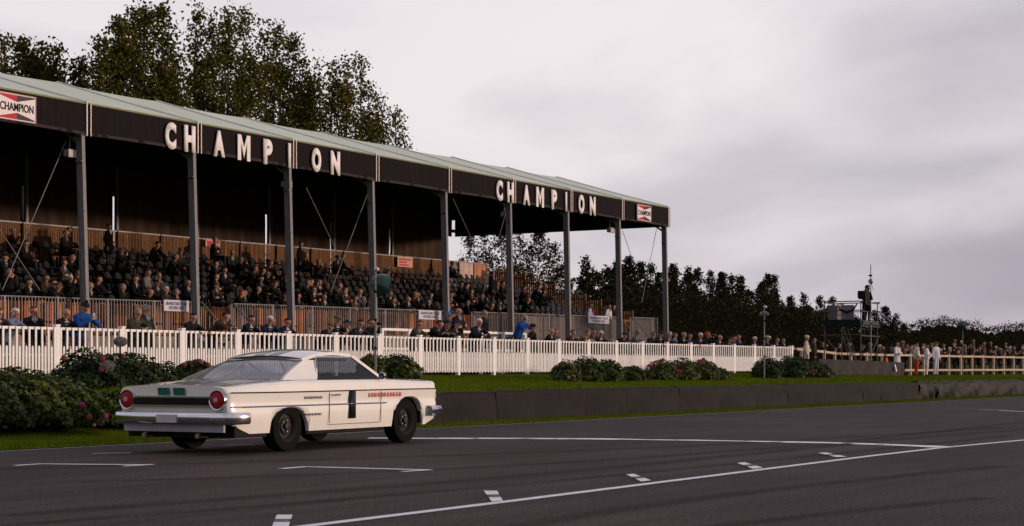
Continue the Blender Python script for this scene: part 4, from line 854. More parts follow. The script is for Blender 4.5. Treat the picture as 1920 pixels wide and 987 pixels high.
lean2 = J(lean1, che=(0, -.08, 1.17), nk=(0, -.20, 1.30), hd=(0, -.31, 1.43), shL=(-.19, -.18, 1.27), shR=(.19, -.18, 1.27), elL=(-.25, -.42, 1.17), elR=(.25, -.40, 1.17), wrL=(-.03, -.50, 1.18), wrR=(-.01, -.47, 1.20), look=.45)
lean3 = J(lean1, elL=(-.30, -.26, 1.17), elR=(.28, -.34, 1.16), wrL=(-.22, -.50, 1.17), wrR=(.14, -.56, 1.16), hdL=(.4, -1, -.3), hdR=(-.3, -1, -.5), look=-.4)
phone = J(lean1, wrL=(-.03, -.42, 1.26), wrR=(.05, -.42, 1.26), hdL=(.1, -.6, .7), hdR=(-.1, -.6, .7), nod=-.6)
fold = J(stand0, elL=(-.25, -.06, 1.14), elR=(.25, -.06, 1.14), wrL=(.04, -.23, 1.17), wrR=(-.04, -.20, 1.13), hdL=(1, .1, .1), hdR=(-1, .1, .1), pnL=(0, 1, 0), pnR=(0, 1, 0), look=.25)
photo = J(stand0, elL=(-.22, -.16, 1.22), elR=(.22, -.16, 1.22), wrL=(-.09, -.24, 1.48), wrR=(.09, -.24, 1.48), hdL=(.3, -.2, 1), hdR=(-.3, -.2, 1), pnL=(.5, 1, 0), pnR=(-.5, 1, 0), nod=0)
walk = J(stand0, knL=(-.11, -.16, .52), anL=(-.12, -.12, .10), toL=(-.14, -.29, .04), anR=(.12, .16, .12), toR=(.14, .0, .035), knR=(.11, .02, .50), look=.3)
sit0 = J(stand0, pel=(0, .10, .54), che=(0, .13, .84), nk=(0, .11, 1.02), hd=(0, .07, 1.18), shL=(-.185, .11, .97), shR=(.185, .11, .97), elL=(-.25, .02, .72), elR=(.25, .02, .72), wrL=(-.10, -.22, .66), wrR=(.10, -.24, .66), hdL=(.6, -1, 0), hdR=(-.6, -1, 0), pnL=(0, 0, -1), pnR=(0, 0, -1),
         hpL=(-.10, .06, .52), hpR=(.10, .06, .52), knL=(-.13, -.36, .53), knR=(.13, -.36, .53), anL=(-.13, -.38, .10), anR=(.13, -.36, .10), toL=(-.15, -.54, .035), toR=(.15, -.52, .035))
sit1 = J(sit0, che=(0, .02, .82), nk=(0, -.07, .98), hd=(0, -.15, 1.12), shL=(-.185, -.05, .93), shR=(.185, -.05, .93), elL=(-.19, -.28, .66), elR=(.19, -.28, .66), wrL=(-.04, -.44, .70), wrR=(.04, -.44, .72), look=.3)
sit2 = J(sit0, elL=(-.25, -.02, .74), elR=(.25, -.02, .74), wrL=(.05, -.14, .78), wrR=(-.05, -.12, .74), hdL=(1, .1, .1), hdR=(-1, .1, .1), pnL=(0, 1, 0), pnR=(0, 1, 0), look=.45)
sit3 = J(sit0, wrL=(-.10, -.18, 1.00), elL=(-.22, -.08, .78), hdL=(.4, -.2, 1), pnL=(0, 1, 0), look=-.3)
TP = dict(lean1=body('person', lean1, bulk=1.05), lean2=body('person', lean2), lean3=body('person', lean3, bulk=1.1, chestpatch=False), phone=body('person', phone, chestpatch=False), stand=body('person', stand0, True), fold=body('person', fold, True), walk=body('person', walk),
          photo=body('person', photo, chestpatch=False), sit0=body('person', sit0), sit1=body('person', sit1, chestpatch=False), sit2=body('person', sit2), sit3=body('person', sit3, chestpatch=False, bulk=1.08), overall=body('person', J(fold, look=-.2), legcloth=1, chestpatch=False, bulk=1.12), overall2=body('person', J(stand0, look=.5), legcloth=1, chestpatch=False, bulk=1.15))
def headgear():
    H = {}
    def shell(zmin, r, back=0., nm='hair', puff=1.):       # cap of hair around the skull: local frame x right, y back(-f), z up
        g = MB()
        def fn(u, v):
            a = u * 2 * math.pi; t = v * (1.75 if math.sin(a) > .1 else zmin) ; rr = r * (1 + .05 * math.sin(a * 5) * math.sin(t * 3)) * puff
            return (math.cos(a) * math.sin(t) * rr * .94, math.sin(a) * math.sin(t) * rr * 1.06 + .012, math.cos(t) * rr + .032)
        return g.grid(fn, 18, 7)
    H['hair'] = shell(1.12, .102); H['hair'].tube([(-.085, .0, .02), (-.088, .0, -.03)], .014, 6).tube([(.085, .0, .02), (.088, .0, -.03)], .014, 6)
    H['long_hair'] = shell(1.05, .108); 
    for a in [.15 + .16 * k for k in range(18)]: H['long_hair'].tube([(math.cos(a) * .092, math.sin(a) * .095 + .01, .04), (math.cos(a) * .108, math.sin(a) * .105 + .015, -.08), (math.cos(a) * .11, math.sin(a) * .09 + .02, -.20)], [.028, .032, .012], 5)
    H['hood'] = shell(1.2, .125, puff=1.0).tube([(-.10, .0, .0), (-.09, .06, -.12), (0, .12, -.15), (.09, .06, -.12), (.10, 0, 0)], .035, 6)
    H['beanie'] = shell(1.35, .106).sphere((0, .02, .155), .035, 8, 6); H['wool_hat'] = shell(1.38, .107)
    g = MB().lathe([(.001, .125), (.07, .125), (.112, .105), (.125, .075), (.118, .055), (.10, .05)], (0, .005, 0), (0, 0, 1), 18); g.add([(-.075, -.075, .062), (0, -.09, .066), (.075, -.075, .062), (.06, -.135, .045), (0, -.155, .044), (-.06, -.135, .045)], [(0, 5, 4, 1), (1, 4, 3, 2)]); g.add([(-.075, -.075, .055), (0, -.09, .059), (.075, -.075, .055), (.06, -.135, .038), (0, -.155, .037), (-.06, -.135, .038)], [(0, 1, 4, 5), (1, 2, 3, 4)]); H['flat_cap'] = g
    g = shell(1.3, .105); g.add([(-.06, -.09, .055), (.06, -.09, .055), (.045, -.17, .035), (-.045, -.17, .035)], [(0, 3, 2, 1)]); H['cap'] = g
    H['brimmed_hat'] = MB().lathe([(.165, .052), (.170, .058), (.105, .058), (.100, .075), (.098, .14), (.07, .158), (.001, .150)], (0, .005, 0), (0, 0, 1), 20).lathe([(.165, .05), (.09, .04)], (0, .005, 0), (0, 0, 1), 20)
    return {k: v.mesh('hat' if k in ('hood', 'beanie', 'wool_hat', 'flat_cap', 'cap', 'brimmed_hat') else 'hair', m_hair, True, sharp=60) for k, v in H.items()}
HG = headgear()
CL = dict(black=(.012, .012, .014), charcoal=(.030, .030, .034), navy=(.012, .016, .036), brown=(.060, .035, .020), olive=(.055, .055, .030), green=(.030, .045, .028), grey=(.11, .11, .12), tan=(.22, .14, .07), blue=(.012, .065, .26), red=(.28, .02, .02), cream=(.55, .50, .42), white=(.68, .67, .72), lilac=(.42, .44, .62), burgundy=(.055, .014, .016), speckled=(.26, .22, .19), paleblue=(.20, .28, .42), orange=(.6, .10, .02))
HC = dict(dark=(.018, .012, .009), brown=(.06, .035, .02), grey=(.20, .19, .18), white=(.52, .50, .47), blond=(.32, .21, .10), black=(.010, .010, .011), navy=(.012, .014, .03), tweed=(.09, .07, .05), tan=(.20, .14, .08), blue=(.03, .15, .45), red=(.35, .02, .02), cream=(.45, .42, .36), ginger=(.20, .07, .02))
HN = dict(hair='{} hair', long_hair='long {} hair', hood='{} hood up', beanie='{} bobble hat', wool_hat='{} wool hat', flat_cap='{} flat cap', cap='{} cap', brimmed_hat='{} brimmed hat')
people = []
def person(pose, loc, rz, coat, hg, hc, scale=1., extra=None):
    t = TP[pose]; o = bpy.data.objects.new('person', t['me']); COL.objects.link(o); o.location = loc; o.rotation_euler = (0, 0, rz); o.scale = (scale,) * 3; WL[o.name] = Vector(loc)
    c = CL[coat]; k = R.uniform(.12, .30) if rz < 9 and (pose.startswith('sit') or pose in TP and loc[1] > 31.5) else R.uniform(.45, .8); k = .85 if coat in ('white', 'lilac', 'cream', 'blue') and not pose.startswith('sit') else k; o.color = (c[0] * k, c[1] * k, c[2] * k, 1)  # dim stand interior is put into the coat colour: seated and rear coats darker
    if hg:
        h = bpy.data.objects.new(HG[hg].name, HG[hg]); COL.objects.link(h); h.parent = o
        m = Matrix((( *t['r'],), (*(-t['f']),), (*t['u'],))).transposed(); h.matrix_local = Matrix.Translation(t['hd']) @ m.to_4x4(); c = HC[hc]; h.color = (*c, 1)
    return o
def head_txt(hg, hc): return HN[hg].format(hc) if hg else 'bald head'
ORD = ['first', 'second', 'third', 'fourth', 'fifth', 'sixth', 'seventh', 'eighth', 'ninth', 'tenth', 'eleventh', 'twelfth', 'thirteenth', 'fourteenth', 'fifteenth', 'sixteenth', 'seventeenth', 'eighteenth', 'nineteenth']
def ordw(n):
    if n < 19: return ORD[n]
    t, u = divmod(n + 1, 10); T = {1: 'hundred', 2: 'twent', 3: 'thirt', 4: 'fort', 5: 'fift', 6: 'sixt', 7: 'sevent', 8: 'eight', 9: 'ninet'}[t] if t < 10 else ''
    if t >= 10: return 'one-hundred-' + (ordw(n - 100) if n > 99 else 'th')
    return T + 'ieth' if u == 0 else T + 'y-' + ORD[u - 1]
def mini(parent, name, g, mat):            # small held thing in a person's local frame -> own top-level object
    o = link(name, g.mesh(name, mat, True, sharp=40)); o.matrix_world = Matrix.Translation(parent.location) @ Matrix.Rotation(parent.rotation_euler[2], 4, 'Z') @ Matrix.Scale(parent.scale[0], 4); return o
# --- people at the white picket fence: px of head, photo row of head top, pose, coat, headgear, colour
FEN = [(3, 592, 'lean1', 'burgundy', 'hair', 'brown'), (30, 594, 'lean1', 'paleblue', 'hair', 'white'), (74, 576, 'stand', 'black', 'hair', 'brown'), (127, 586, 'lean1', 'black', None, ''), (163, 571, 'phone', 'blue', 'beanie', 'black'),
       (262, 582, 'lean1', 'olive', 'hair', 'grey'), (284, 573, 'fold', 'green', 'hair', 'grey'), (365, 593, 'lean3', 'black', 'hair', 'dark'), (414, 588, 'lean2', 'brown', 'hair', 'dark'), (473, 597, 'lean1', 'navy', 'hair', 'dark'),
       (511, 598, 'lean1', 'navy', 'hair', 'white'), (542, 604, 'lean1', 'navy', 'hair', 'dark'), (614, 612, 'lean2', 'navy', 'flat_cap', 'tweed'), (635, 595, 'lean1', 'black', 'flat_cap', 'tweed'), (653, 607, 'lean1', 'black', 'cap', 'navy'),
       (680, 605, 'lean1', 'charcoal', 'hair', 'dark'), (706, 600, 'photo', 'black', 'hair', 'dark'), (788, 604, 'lean1', 'olive', 'hair', 'brown'), (819, 603, 'lean2', 'black', 'hair', 'dark'), (837, 604, 'lean2', 'black', 'cap', 'black'), (857, 605, 'lean1', 'charcoal', 'cap', 'navy'),
       (902, 600, 'lean1', 'navy', 'hair', 'white'), (1008, 610, 'stand', 'black', 'brimmed_hat', 'black'), (1036, 622, 'lean1', 'black', None, ''), (1045, 628, 'lean1', 'brown', 'hair', 'ginger'), (1077, 627, 'lean1', 'burgundy', 'hair', 'brown'), (1096, 620, 'lean2', 'tan', 'cap', 'tweed'),
       (1107, 622, 'lean1', 'black', None, ''), (1116, 621, 'lean1', 'charcoal', 'hair', 'brown'), (1131, 627, 'lean1', 'black', 'hair', 'white'), (1170, 627, 'lean2', 'black', 'flat_cap', 'navy'), (1197, 622, 'lean1', 'grey', 'brimmed_hat', 'tan'), (1228, 627, 'lean3', 'black', 'cap', 'tweed'), (1242, 625, 'lean1', 'black', 'flat_cap', 'black'),
       (1257, 627, 'lean1', 'charcoal', 'hair', 'grey'), (1264, 623, 'stand', 'brown', 'hair', 'blond'), (1274, 625, 'stand', 'paleblue', 'hair', 'brown'), (1284, 627, 'lean1', 'black', 'hair', 'grey'), (1296, 630, 'lean3', 'charcoal', 'hair', 'brown'), (1317, 628, 'lean1', 'navy', 'hair', 'white'), (1335, 624, 'photo', 'black', 'hood', 'red'),
       (1352, 633, 'lean1', 'charcoal', None, ''), (1367, 636, 'lean2', 'black', 'cap', 'black'), (1379, 635, 'lean1', 'black', 'hair', 'brown'), (1393, 629, 'stand', 'navy', 'hair', 'ginger'), (1418, 638, 'lean1', 'black', 'hair', 'white'), (1441, 633, 'lean1', 'charcoal', 'flat_cap', 'cream'), (1459, 640, 'lean1', 'black', 'hair', 'brown'), (1476, 636, 'stand', 'black', 'hair', 'brown')]
POSE = dict(lean1='leaning', lean2='bending over', lean3='leaning', phone='leaning with a phone', stand='standing upright', fold='standing arms folded', photo='holding a camera up', walk='walking')
for k, (px, top, pose, coat, hg, hc) in enumerate(FEN):
    P = {'lean1': 28.48, 'lean2': 28.52, 'lean3': 28.52, 'phone': 28.46}.get(pose, 28.75 + (k % 3) * .12); hw = {'lean1': 1.62, 'lean2': 1.53, 'lean3': 1.62, 'phone': 1.62}.get(pose, 1.73)
    X = Xat(px, P - .2); z0 = FZ; zt = at(px, top, P).z; rz = R.uniform(-.35, .25)
    s = min(1.1, max(.86, (zt - z0) / hw)); s = .6 * s + .4 * min(1.04, max(.97, s)) if 'lean' in pose or pose == 'phone' else s
    o = person(pose, (X, P, z0), rz, coat, hg, hc, s)
    tag(o, f'{POSE[pose]} person, {coat} coat, {head_txt(hg, hc)}, {ordw(k)} from left at picket fence', 'person', 'spectators at the white picket fence')
    if pose == 'photo':
        g = MB().box((0, -.30, 1.60), (.14, .07, .10)).lathe([(.04, 0), (.045, .10), (.04, .12), (.001, .12)], (0, -.33, 1.60), (0, -1, 0), 12); c = mini(o, 'camera', g, M('camera_black', (.015, .015, .016), .35)); tag(c, 'black camera held up by the ' + ('spectator beside the loudspeaker mast' if px < 1000 else 'spectator in the red hood'), 'camera')
    if pose == 'phone':
        g = MB().box((.01, -.47, 1.345), (.075, .012, .14)); c = mini(o, 'phone', g, M('phone_black', (.01, .01, .012), .2)); tag(c, 'dark phone held by the person in the blue coat and bobble hat', 'phone')
# --- people standing between the fences and on the walkway
MID = [(840, 586, 31.2, 'stand', 'black', 'hair', 'blue', 'in a blue cap behind the fence line'), (859, 579, 31.0, 'fold', 'black', None, '', 'bald, holding a cup, above the fence line'), (908, 583, 33.0, 'stand', 'navy', 'hair', 'grey', 'grey-haired in navy behind the white-bearded one'),
       (975, 586, 31.0, 'phone', 'blue', 'cap', 'grey', 'in blue and black jacket by the end of the rail fence')]
for px, top, P, pose, coat, hg, hc, w in MID:
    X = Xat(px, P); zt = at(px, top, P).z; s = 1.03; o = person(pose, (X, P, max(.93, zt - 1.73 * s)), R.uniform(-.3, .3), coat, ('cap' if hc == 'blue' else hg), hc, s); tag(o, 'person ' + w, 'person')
    zb = zt - 1.73 * s
    if zb > .98: MB().box((X, P + .05, (.9 + zb) / 2), (.7, .6, zb - .9)).build('standing_step', m_dark, None); tag(bpy.data.objects[[n for n in bpy.data.objects.keys() if n.startswith('standing_step')][-1]], 'low dark step under the person ' + ' '.join(w.split()[:8]), 'step')
WKW = [(1107, 571, 39.2, 'stand', 'lilac', 'hair', 'dark', 'in a long lilac-white coat and red scarf on the far right of the walkway'), (1141, 572, 39.3, 'stand', 'white', 'hair', 'dark', 'in a white shirt at the top of the rightmost stairs'), (1150, 578, 39.5, 'stand', 'black', 'hair', 'dark', 'in black beside the white shirt at the rightmost stairs'),
       (430, 555, 39.3, 'walk', 'red', 'hair', 'blond', 'small child in red on the walkway by the left stairs'), (510, 592, 33.5, 'stand', 'paleblue', 'hair', 'ginger', 'in pale blue behind the white-haired spectator, bald-looking')]
for px, top, P, pose, coat, hg, hc, w in WKW:
    X = Xat(px, P); s = .62 if 'child' in w else 1.0; o = person(pose, (X, P, deck(X) if P > 38 else .93), R.uniform(-.2, .5), coat, hg, hc, s); tag(o, 'person ' + w, 'person')
    if 'scarf' in w: MB().lathe([(.085, 0), (.10, .03), (.08, .07)], (X, P - .01, deck(X) + 1.42), (0, 0, 1), 12).span((X - .04, P - .16, deck(X) + 1.18), (X + .04, P - .13, deck(X) + 1.46)).build('scarf', M('red_scarf', (.4, .02, .05), .8), o)
# --- seated spectators: (px, row), colours; hand placed from the photo, then filled
SEAT = [(8, 1, 'black', 'hair', 'grey'), (20, 3, 'charcoal', 'flat_cap', 'black'), (58, 0, 'black', 'hair', 'dark'), (88, 1, 'tan', 'hair', 'brown'), (92, 0, 'charcoal', 'cap', 'tweed'), (110, 0, 'brown', 'hair', 'dark'), (114, 3, 'speckled', 'hair', 'brown'), (142, 2, 'charcoal', 'hair', 'brown'), (181, 1, 'burgundy', 'hair', 'dark'),
        (234, 0, 'black', 'hair', 'grey'), (251, 1, 'black', 'hair', 'dark'), (270, 0, 'black', None, ''), (284, 2, 'cream', 'long_hair', 'brown'), (299, 2, 'speckled', 'long_hair', 'blond'), (299, 1, 'brown', 'cap', 'dark'), (315, 0, 'grey', 'hair', 'white'), (329, 0, 'black', 'hair', 'grey'), (345, 1, 'navy', None, ''), (362, 1, 'black', 'hair', 'brown'),
        (399, 2, 'charcoal', 'hair', 'brown'), (407, 1, 'speckled', 'flat_cap', 'tweed'), (403, 4, 'black', 'hair', 'dark'), (413, 3, 'charcoal', 'hair', 'brown'), (447, 0, 'black', 'cap', 'red'), (462, 4, 'burgundy', 'hair', 'brown'), (480, 4, 'burgundy', 'hair', 'dark'), (477, 1, 'black', None, ''), (486, 2, 'black', 'hair', 'dark'), (496, 3, 'charcoal', 'cap', 'grey'), (507, 2, 'olive', 'flat_cap', 'tweed'), (522, 0, 'black', 'flat_cap', 'tweed'), (541, 1, 'brown', 'hair', 'white'),
        (528, 3, 'black', 'hair', 'brown'), (547, 4, 'charcoal', 'hair', 'dark'), (570, 2, 'charcoal', 'hair', 'grey'), (587, 2, 'olive', 'cap', 'brown'), (600, 2, 'navy', 'long_hair', 'blond'), (612, 2, 'charcoal', 'hair', 'grey'), (628, 2, 'speckled', 'hair', 'blond'), (640, 1, 'tan', 'hair', 'brown'), (651, 1, 'grey', 'hair', 'grey'), (670, 1, 'paleblue', None, ''), (661, 0, 'tan', 'hair', 'brown'), (684, 0, 'speckled', 'hair', 'grey'), (694, 0, 'grey', 'hair', 'dark'),
        (731, 1, 'black', None, ''), (735, 0, 'charcoal', 'hair', 'ginger'), (742, 0, 'navy', 'long_hair', 'brown'), (757, 0, 'black', 'hair', 'grey'), (770, 1, 'burgundy', 'hair', 'grey'), (778, 1, 'charcoal', 'hair', 'brown'), (769, 0, 'navy', 'hair', 'brown'), (804, 0, 'black', 'hair', 'grey'), (822, 0, 'black', 'hair', 'brown'), (812, 3, 'charcoal', 'hair', 'dark'), (826, 3, 'brown', 'hair', 'dark'), (841, 0, 'cream', 'long_hair', 'brown'), (865, 3, 'black', 'hair', 'dark'), (875, 3, 'charcoal', 'hair', 'dark'), (883, 2, 'brown', 'hair', 'brown'), (872, 0, 'black', 'cap', 'black'),
        (905, 1, 'charcoal', None, ''), (917, 0, 'burgundy', 'hair', 'brown'), (931, 0, 'black', 'hair', 'dark'), (945, 0, 'charcoal', 'hair', 'brown'), (957, 0, 'brown', 'hair', 'blond'), (928, 4, 'brown', 'hair', 'brown'), (938, 4, 'tan', 'hair', 'dark'), (955, 4, 'speckled', 'cap', 'tweed'), (983, 3, 'black', 'hair', 'dark'), (983, 1, 'black', 'hair', 'ginger'), (1006, 4, 'black', 'hair', 'brown'), (1019, 4, 'black', None, ''), (1014, 3, 'charcoal', 'hair', 'dark'), (923, 5, 'black', 'long_hair', 'dark')]
used = set()
def srow(px, i): X = Xat(px, 40.4 + .9 * i); return i, round((X - 33.2) / .51)
for px, i, *_ in SEAT: used.add(srow(px, i))
DENS = {0: .09, 1: .07, 2: .05, 3: .05, 4: .05, 5: .07, 6: .09, 7: .13, 8: .04}
for i in range(9):
    for k in range(96):
        X = 33.2 + .51 * k; px = px_of(X, 40.4 + .9 * i)
        if px < -12 or px > 850 or X > XE - 1: continue
        if 240 < px < 560 and i in (2, 3): dn = DENS[i] * .35
        else: dn = DENS[i]
        if 790 < px and i > 3: dn *= .1
        if 640 < px < 850 and i in (7, 8): dn = .12 if px > 730 else .05
        if 150 < px < 250 and i in (1, 2, 3, 4): dn *= .25
        if any(abs(X - a) < .6 for a in AISLE[:3]): continue
        if (i, k) in used or R.random() > dn * (.5 if (i, k - 1) in used else 1.1): continue
        used.add((i, k)); SEAT.append((px, i, R.choice(['black', 'black', 'charcoal', 'navy', 'black', 'brown', 'charcoal', 'olive', 'burgundy', 'grey']), R.choice(['hair', 'hair', 'hair', 'cap', 'flat_cap', 'long_hair', None, 'hair', 'wool_hat']), R.choice(['dark', 'brown', 'grey', 'black', 'brown', 'grey', 'white', 'tweed'])))
rowc = {}
for s in sorted(SEAT, key=lambda s: (s[1], s[0])):
    px, i, coat, hg, hc = s; X = 33.2 + .51 * srow(px, i)[1]; k = rowc.get(i, 0); rowc[i] = k + 1
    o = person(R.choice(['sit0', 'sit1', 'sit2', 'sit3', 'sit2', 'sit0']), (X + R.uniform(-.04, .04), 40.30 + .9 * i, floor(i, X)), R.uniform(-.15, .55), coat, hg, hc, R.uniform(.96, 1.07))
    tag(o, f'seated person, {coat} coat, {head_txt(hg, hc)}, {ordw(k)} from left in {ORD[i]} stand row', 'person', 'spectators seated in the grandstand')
# a few in the aisles, standing
for px, i, w in ((200, 7, 'standing dark against the slatted back wall, left'), (560, 7, 'standing high in the stand by the third aisle'), (920, 4, 'standing in dark clothes in the right aisle')):
    X = Xat(px, 40.3 + .9 * i); o = person('stand', (X, 40.2 + .9 * i, floor(i, X)), .3, 'black', 'hair', 'dark', 1.0); tag(o, 'person ' + w, 'person')
# --- crowd behind the timber fence on the right
RC = []
for px in [p for p in range(1504, 1925, 9) if p > 1690 or p % 2 == 0]:
    RC.append((px + R.uniform(-3, 3), 31.9 + .0, 0)); 
    if px > 1690 and R.random() < .75: RC.append((px + R.uniform(-4, 4), 33.4, 1))
    if px > 1775 and R.random() < .5: RC.append((px + R.uniform(-4, 4), 34.8, 2))
RC.sort()
for k, (px, P, lv) in enumerate(RC):
    X = Xat(px, P); z = gz(X, P) + (0, .25, .62)[lv]; coat = R.choice(['black', 'brown', 'charcoal', 'tan', 'navy', 'burgundy', 'olive', 'brown', 'grey', 'black', 'black', 'charcoal', 'black']); hg, hc = R.choice([('hair', 'brown'), ('hair', 'grey'), ('flat_cap', 'tweed'), (None, ''), ('hair', 'dark'), ('cap', 'black'), ('hair', 'white'), ('long_hair', 'brown'), ('brimmed_hat', 'tan')])
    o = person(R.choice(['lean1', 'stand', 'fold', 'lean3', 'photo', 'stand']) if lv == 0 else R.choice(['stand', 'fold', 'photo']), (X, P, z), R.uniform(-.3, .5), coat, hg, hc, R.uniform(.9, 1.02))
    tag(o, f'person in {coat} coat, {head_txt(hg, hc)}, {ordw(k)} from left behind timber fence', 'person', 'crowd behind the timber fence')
for lv, P in ((.25, 33.4), (.62, 34.8)):
    o = MB().add(*slab(Xat(1688, P), Xat(1940, P), P - .45, P + .45, .6, lambda X: gz(X, P) + lv)).build('standing_bank', m_soil); tag(o, ('lower' if lv < .5 else 'upper') + ' earth terrace the back rows of the right crowd stand on', 'terrace')
# --- marshals on the grass
def overall_person(px, P, coat, hg, hc, pose, rz, w, s=1.):
    X = Xat(px, P); o = person(pose, (X, P, gz(X, P)), rz, coat, hg, hc, s); tag(o, w, 'person'); return o
overall_person(1738, 28.6, 'white', 'cap', 'dark', 'overall', .2, 'marshal in white overalls facing the track, left of the pair in white', .96)
overall_person(1755, 28.6, 'white', 'flat_cap', 'tweed', 'overall2', -.3, 'taller marshal in white overalls and flat cap, right of the pair in white', 1.04)
overall_person(1682, 28.9, 'white', 'hair', 'brown', 'fold', -.2, 'person in white shirt half hidden behind the black wrapped base of the tower', 1.0)
overall_person(1512, 28.6, 'cream', 'brimmed_hat', 'cream', 'stand', .3, 'person in cream top and pale hat at the end of the picket fence', .95)
overall_person(1526, 28.9, 'brown', 'hair', 'dark', 'stand', .3, 'person in brown coat just right of the cream-topped one by the tower', .93)
TP['redtrouser'] = body('person', J(stand0, wrL=(-.20, -.16, .93), look=.6), chestpatch=False, bulk=1.2); mm = TP['redtrouser']['me']; mm.materials[2] = M('red_trousers', (.50, .055, .02), .8)
overall_person(1718, 28.5, 'cream', 'hair', 'dark', 'redtrouser', .6, 'person in cream jumper and bright red trousers on the grass', 1.0)
# ------------------------------------------------------------------ loudspeaker masts
m_green = M('dark_green_enamel', (.004, .035, .026), .3, var=.2, spec=.5)
def mast(px, P, top, hpx, hpy, r, label, base=None, side=1, dish=False):
    X = Xat(px, P); z0 = gz(X, P) if base is None else base; zt = at(px, top, P).z; e = empty('loudspeaker_mast', (X, P, z0), label, 'loudspeaker', 'green loudspeakers on thin masts')
    MB().tube([(X, P, z0 - .1), (X, P, z0 + (zt - z0) * .5), (X, P, zt)], [.028, .026, .02], 8).build('pole', m_alu, e)
    for f in (.3, .55, .8): MB().tube([(X, P, z0 + (zt - z0) * f), (X, P, z0 + (zt - z0) * f + .06)], .034, 8).build('clamp', m_dark, e)
    c = at(hpx, hpy, P + .05); ax = Vector((.75 * side, -.15, -.35)).normalized() if not dish else Vector((.25, .1, -1)).normalized(); fl_ = .55 if dish else 1
    MB().lathe([(.001, -r * .75 * fl_), (r * .3, -r * .72 * fl_), (r * .62, -r * .5 * fl_), (r * .86, -r * .12), (r, r * .22), (r * 1.03, r * .25), (r * .98, r * .2), (r * .5, r * .05), (.001, 0)], c, ax, 22).build('horn', m_green, e, smooth=True, sharp=50)
    MB().bar((X, P, c.z), (c.x, P + .03, c.z), .03, .03).build('bracket', m_alu, e)
    MB().sphere((X, P - .03, zt + .02), .07, 10, 8, (1, 1, .8)).build('cap', M('silver_cap', (.45, .45, .46), .3, metal=.5), e, smooth=True)
    return e
mast(704, 24.0, 507, 712, 533, .30, 'mast with the large dark green horn beside the grandstand column above the car', side=1)
mast(1433, 24.0, 577, 1433, 588, .17, 'slim mast with a green horn in front of the firs, standing by the hydrangeas', dish=True)
mast(1805, 30.6, 604, 1802, 610, .32, 'mast with a round dark green horn above the right-hand crowd')
# ------------------------------------------------------------------ furry microphones by the hydrangea
m_fur = M('grey_fur', (.16, .15, .15), .95, scale=40, col2=(.30, .28, .28), bump=1, bscale=60)
for px, py, P, w in ((226, 641, 23.9, 'grey furry microphone standing above the hydrangea'), (203, 686, 23.6, 'grey furry microphone low against the hydrangea leaves')):
    c = at(px, py, P); e = empty('microphone', (c.x, c.y, gz(c.x, c.y)), w, 'microphone')
    g = MB().sphere(c, .10, 12, 10, (1.35, 1, .82)); b = g.build('windshield', m_fur, e, smooth=True)
    n = 1500; D = RN.normal(size=(n, 3)); D /= np.linalg.norm(D, axis=1)[:, None]; Q = D * np.array([.135, .1, .082]) + np.array(c); s = np.cross(D, RN.normal(size=(n, 3))) * .004
    o = link('fur', np_mesh('fur', np.stack([Q - s, Q + s, Q + D * .022 + RN.normal(0, .006, (n, 3))], 1).reshape(-1, 3), 3, m_fur), b); o.location = -WL[b.name]; o['kind'] = 'stuff'
    MB().tube([(c.x, c.y, gz(c.x, c.y)), (c.x, c.y, c.z - .06)], .012, 6).build('stand', m_dark, e)
# ------------------------------------------------------------------ camera tower
def Pat(px, X):
    a, b = ray(px); return X * b / a
PT0 = 27.6; tx0, tx1 = Xat(1614, PT0), Xat(1645, PT0); PT1 = Pat(1546, tx0); gt = gz(tx0, 28)
m_tube = M('dull_scaffold_tube', (.085, .08, .08), .6, scale=9)
tt = empty('camera_tower', ((tx0 + tx1) / 2, 28.6, gt), 'scaffold television tower with dark decks and loose sheeting beside the track', 'tower')
zz = lambda py: at(1614, py, PT0).z
ptm = (PT0 + PT1) / 2
for X in (tx0, tx1):
    for P in (PT0, PT1): MB().tube([(X, P, gt - .05), (X, P, zz(564))], .026, 8).build('upright', m_tube, tt)
for py in (567, 584, 612, 630):
    for P in (PT0, PT1): MB().tube([(tx0 - .15, P - .05, zz(py)), (tx1 + .15, P - .05, zz(py))], .024, 8).build('ledger', m_tube, tt)
    for X in (tx0, tx1): MB().tube([(X - .05, PT0 - .15, zz(py) + .05), (X - .05, PT1 + .15, zz(py) + .05)], .024, 8).build('transom', m_tube, tt)
MB().span((tx0 - .02, PT0 - .02, zz(611)), (tx1 + .02, PT1 + .02, zz(608))).build('deck', m_dark, tt); MB().span((tx0 + .05, PT0 + .03, zz(629)), (tx1, PT1 - .1, zz(627))).build('deck', m_dark, tt)
MB().grid(lambda u, v: (tx0 - .09 + .015 * math.sin(u * 20), PT0 + (PT1 - PT0) * u, zz(612) + (zz(599) - zz(612)) * v), 20, 3).build('deck_sheet', M('dark_green_sheet', (.008, .014, .014), .8), tt)
MB().grid(lambda u, v: (tx0 + .04 + (tx1 - tx0 - .05) * u, PT0 - .09, zz(609) + (zz(601) - zz(609)) * v), 8, 2).build('deck_sheet', M('grey_sheet', (.05, .065, .075), .8), tt)
for a, b in (((tx0 - .06, PT1, zz(630)), (tx0 - .06, PT0 + .3, gt + .1)), ((tx1, PT0 - .05, zz(630)), (tx0 + .3, PT0 - .05, gt + .1)), ((tx0 - .06, ptm, zz(609)), (tx0 - .06, PT0, gt))): MB().tube([a, b], .024, 8).build('brace', m_tube, tt)
la, lb = Vector((tx0 - .12, Pat(1592, tx0), zz(618))), Vector((tx0 - .5, Pat(1612, tx0 - .5), gt + .1))
for s_ in (0, .34): MB().tube([la + Vector((0, s_, 0)), lb + Vector((0, s_, 0))], .018, 6).build('ladder_rail', m_tube, tt)
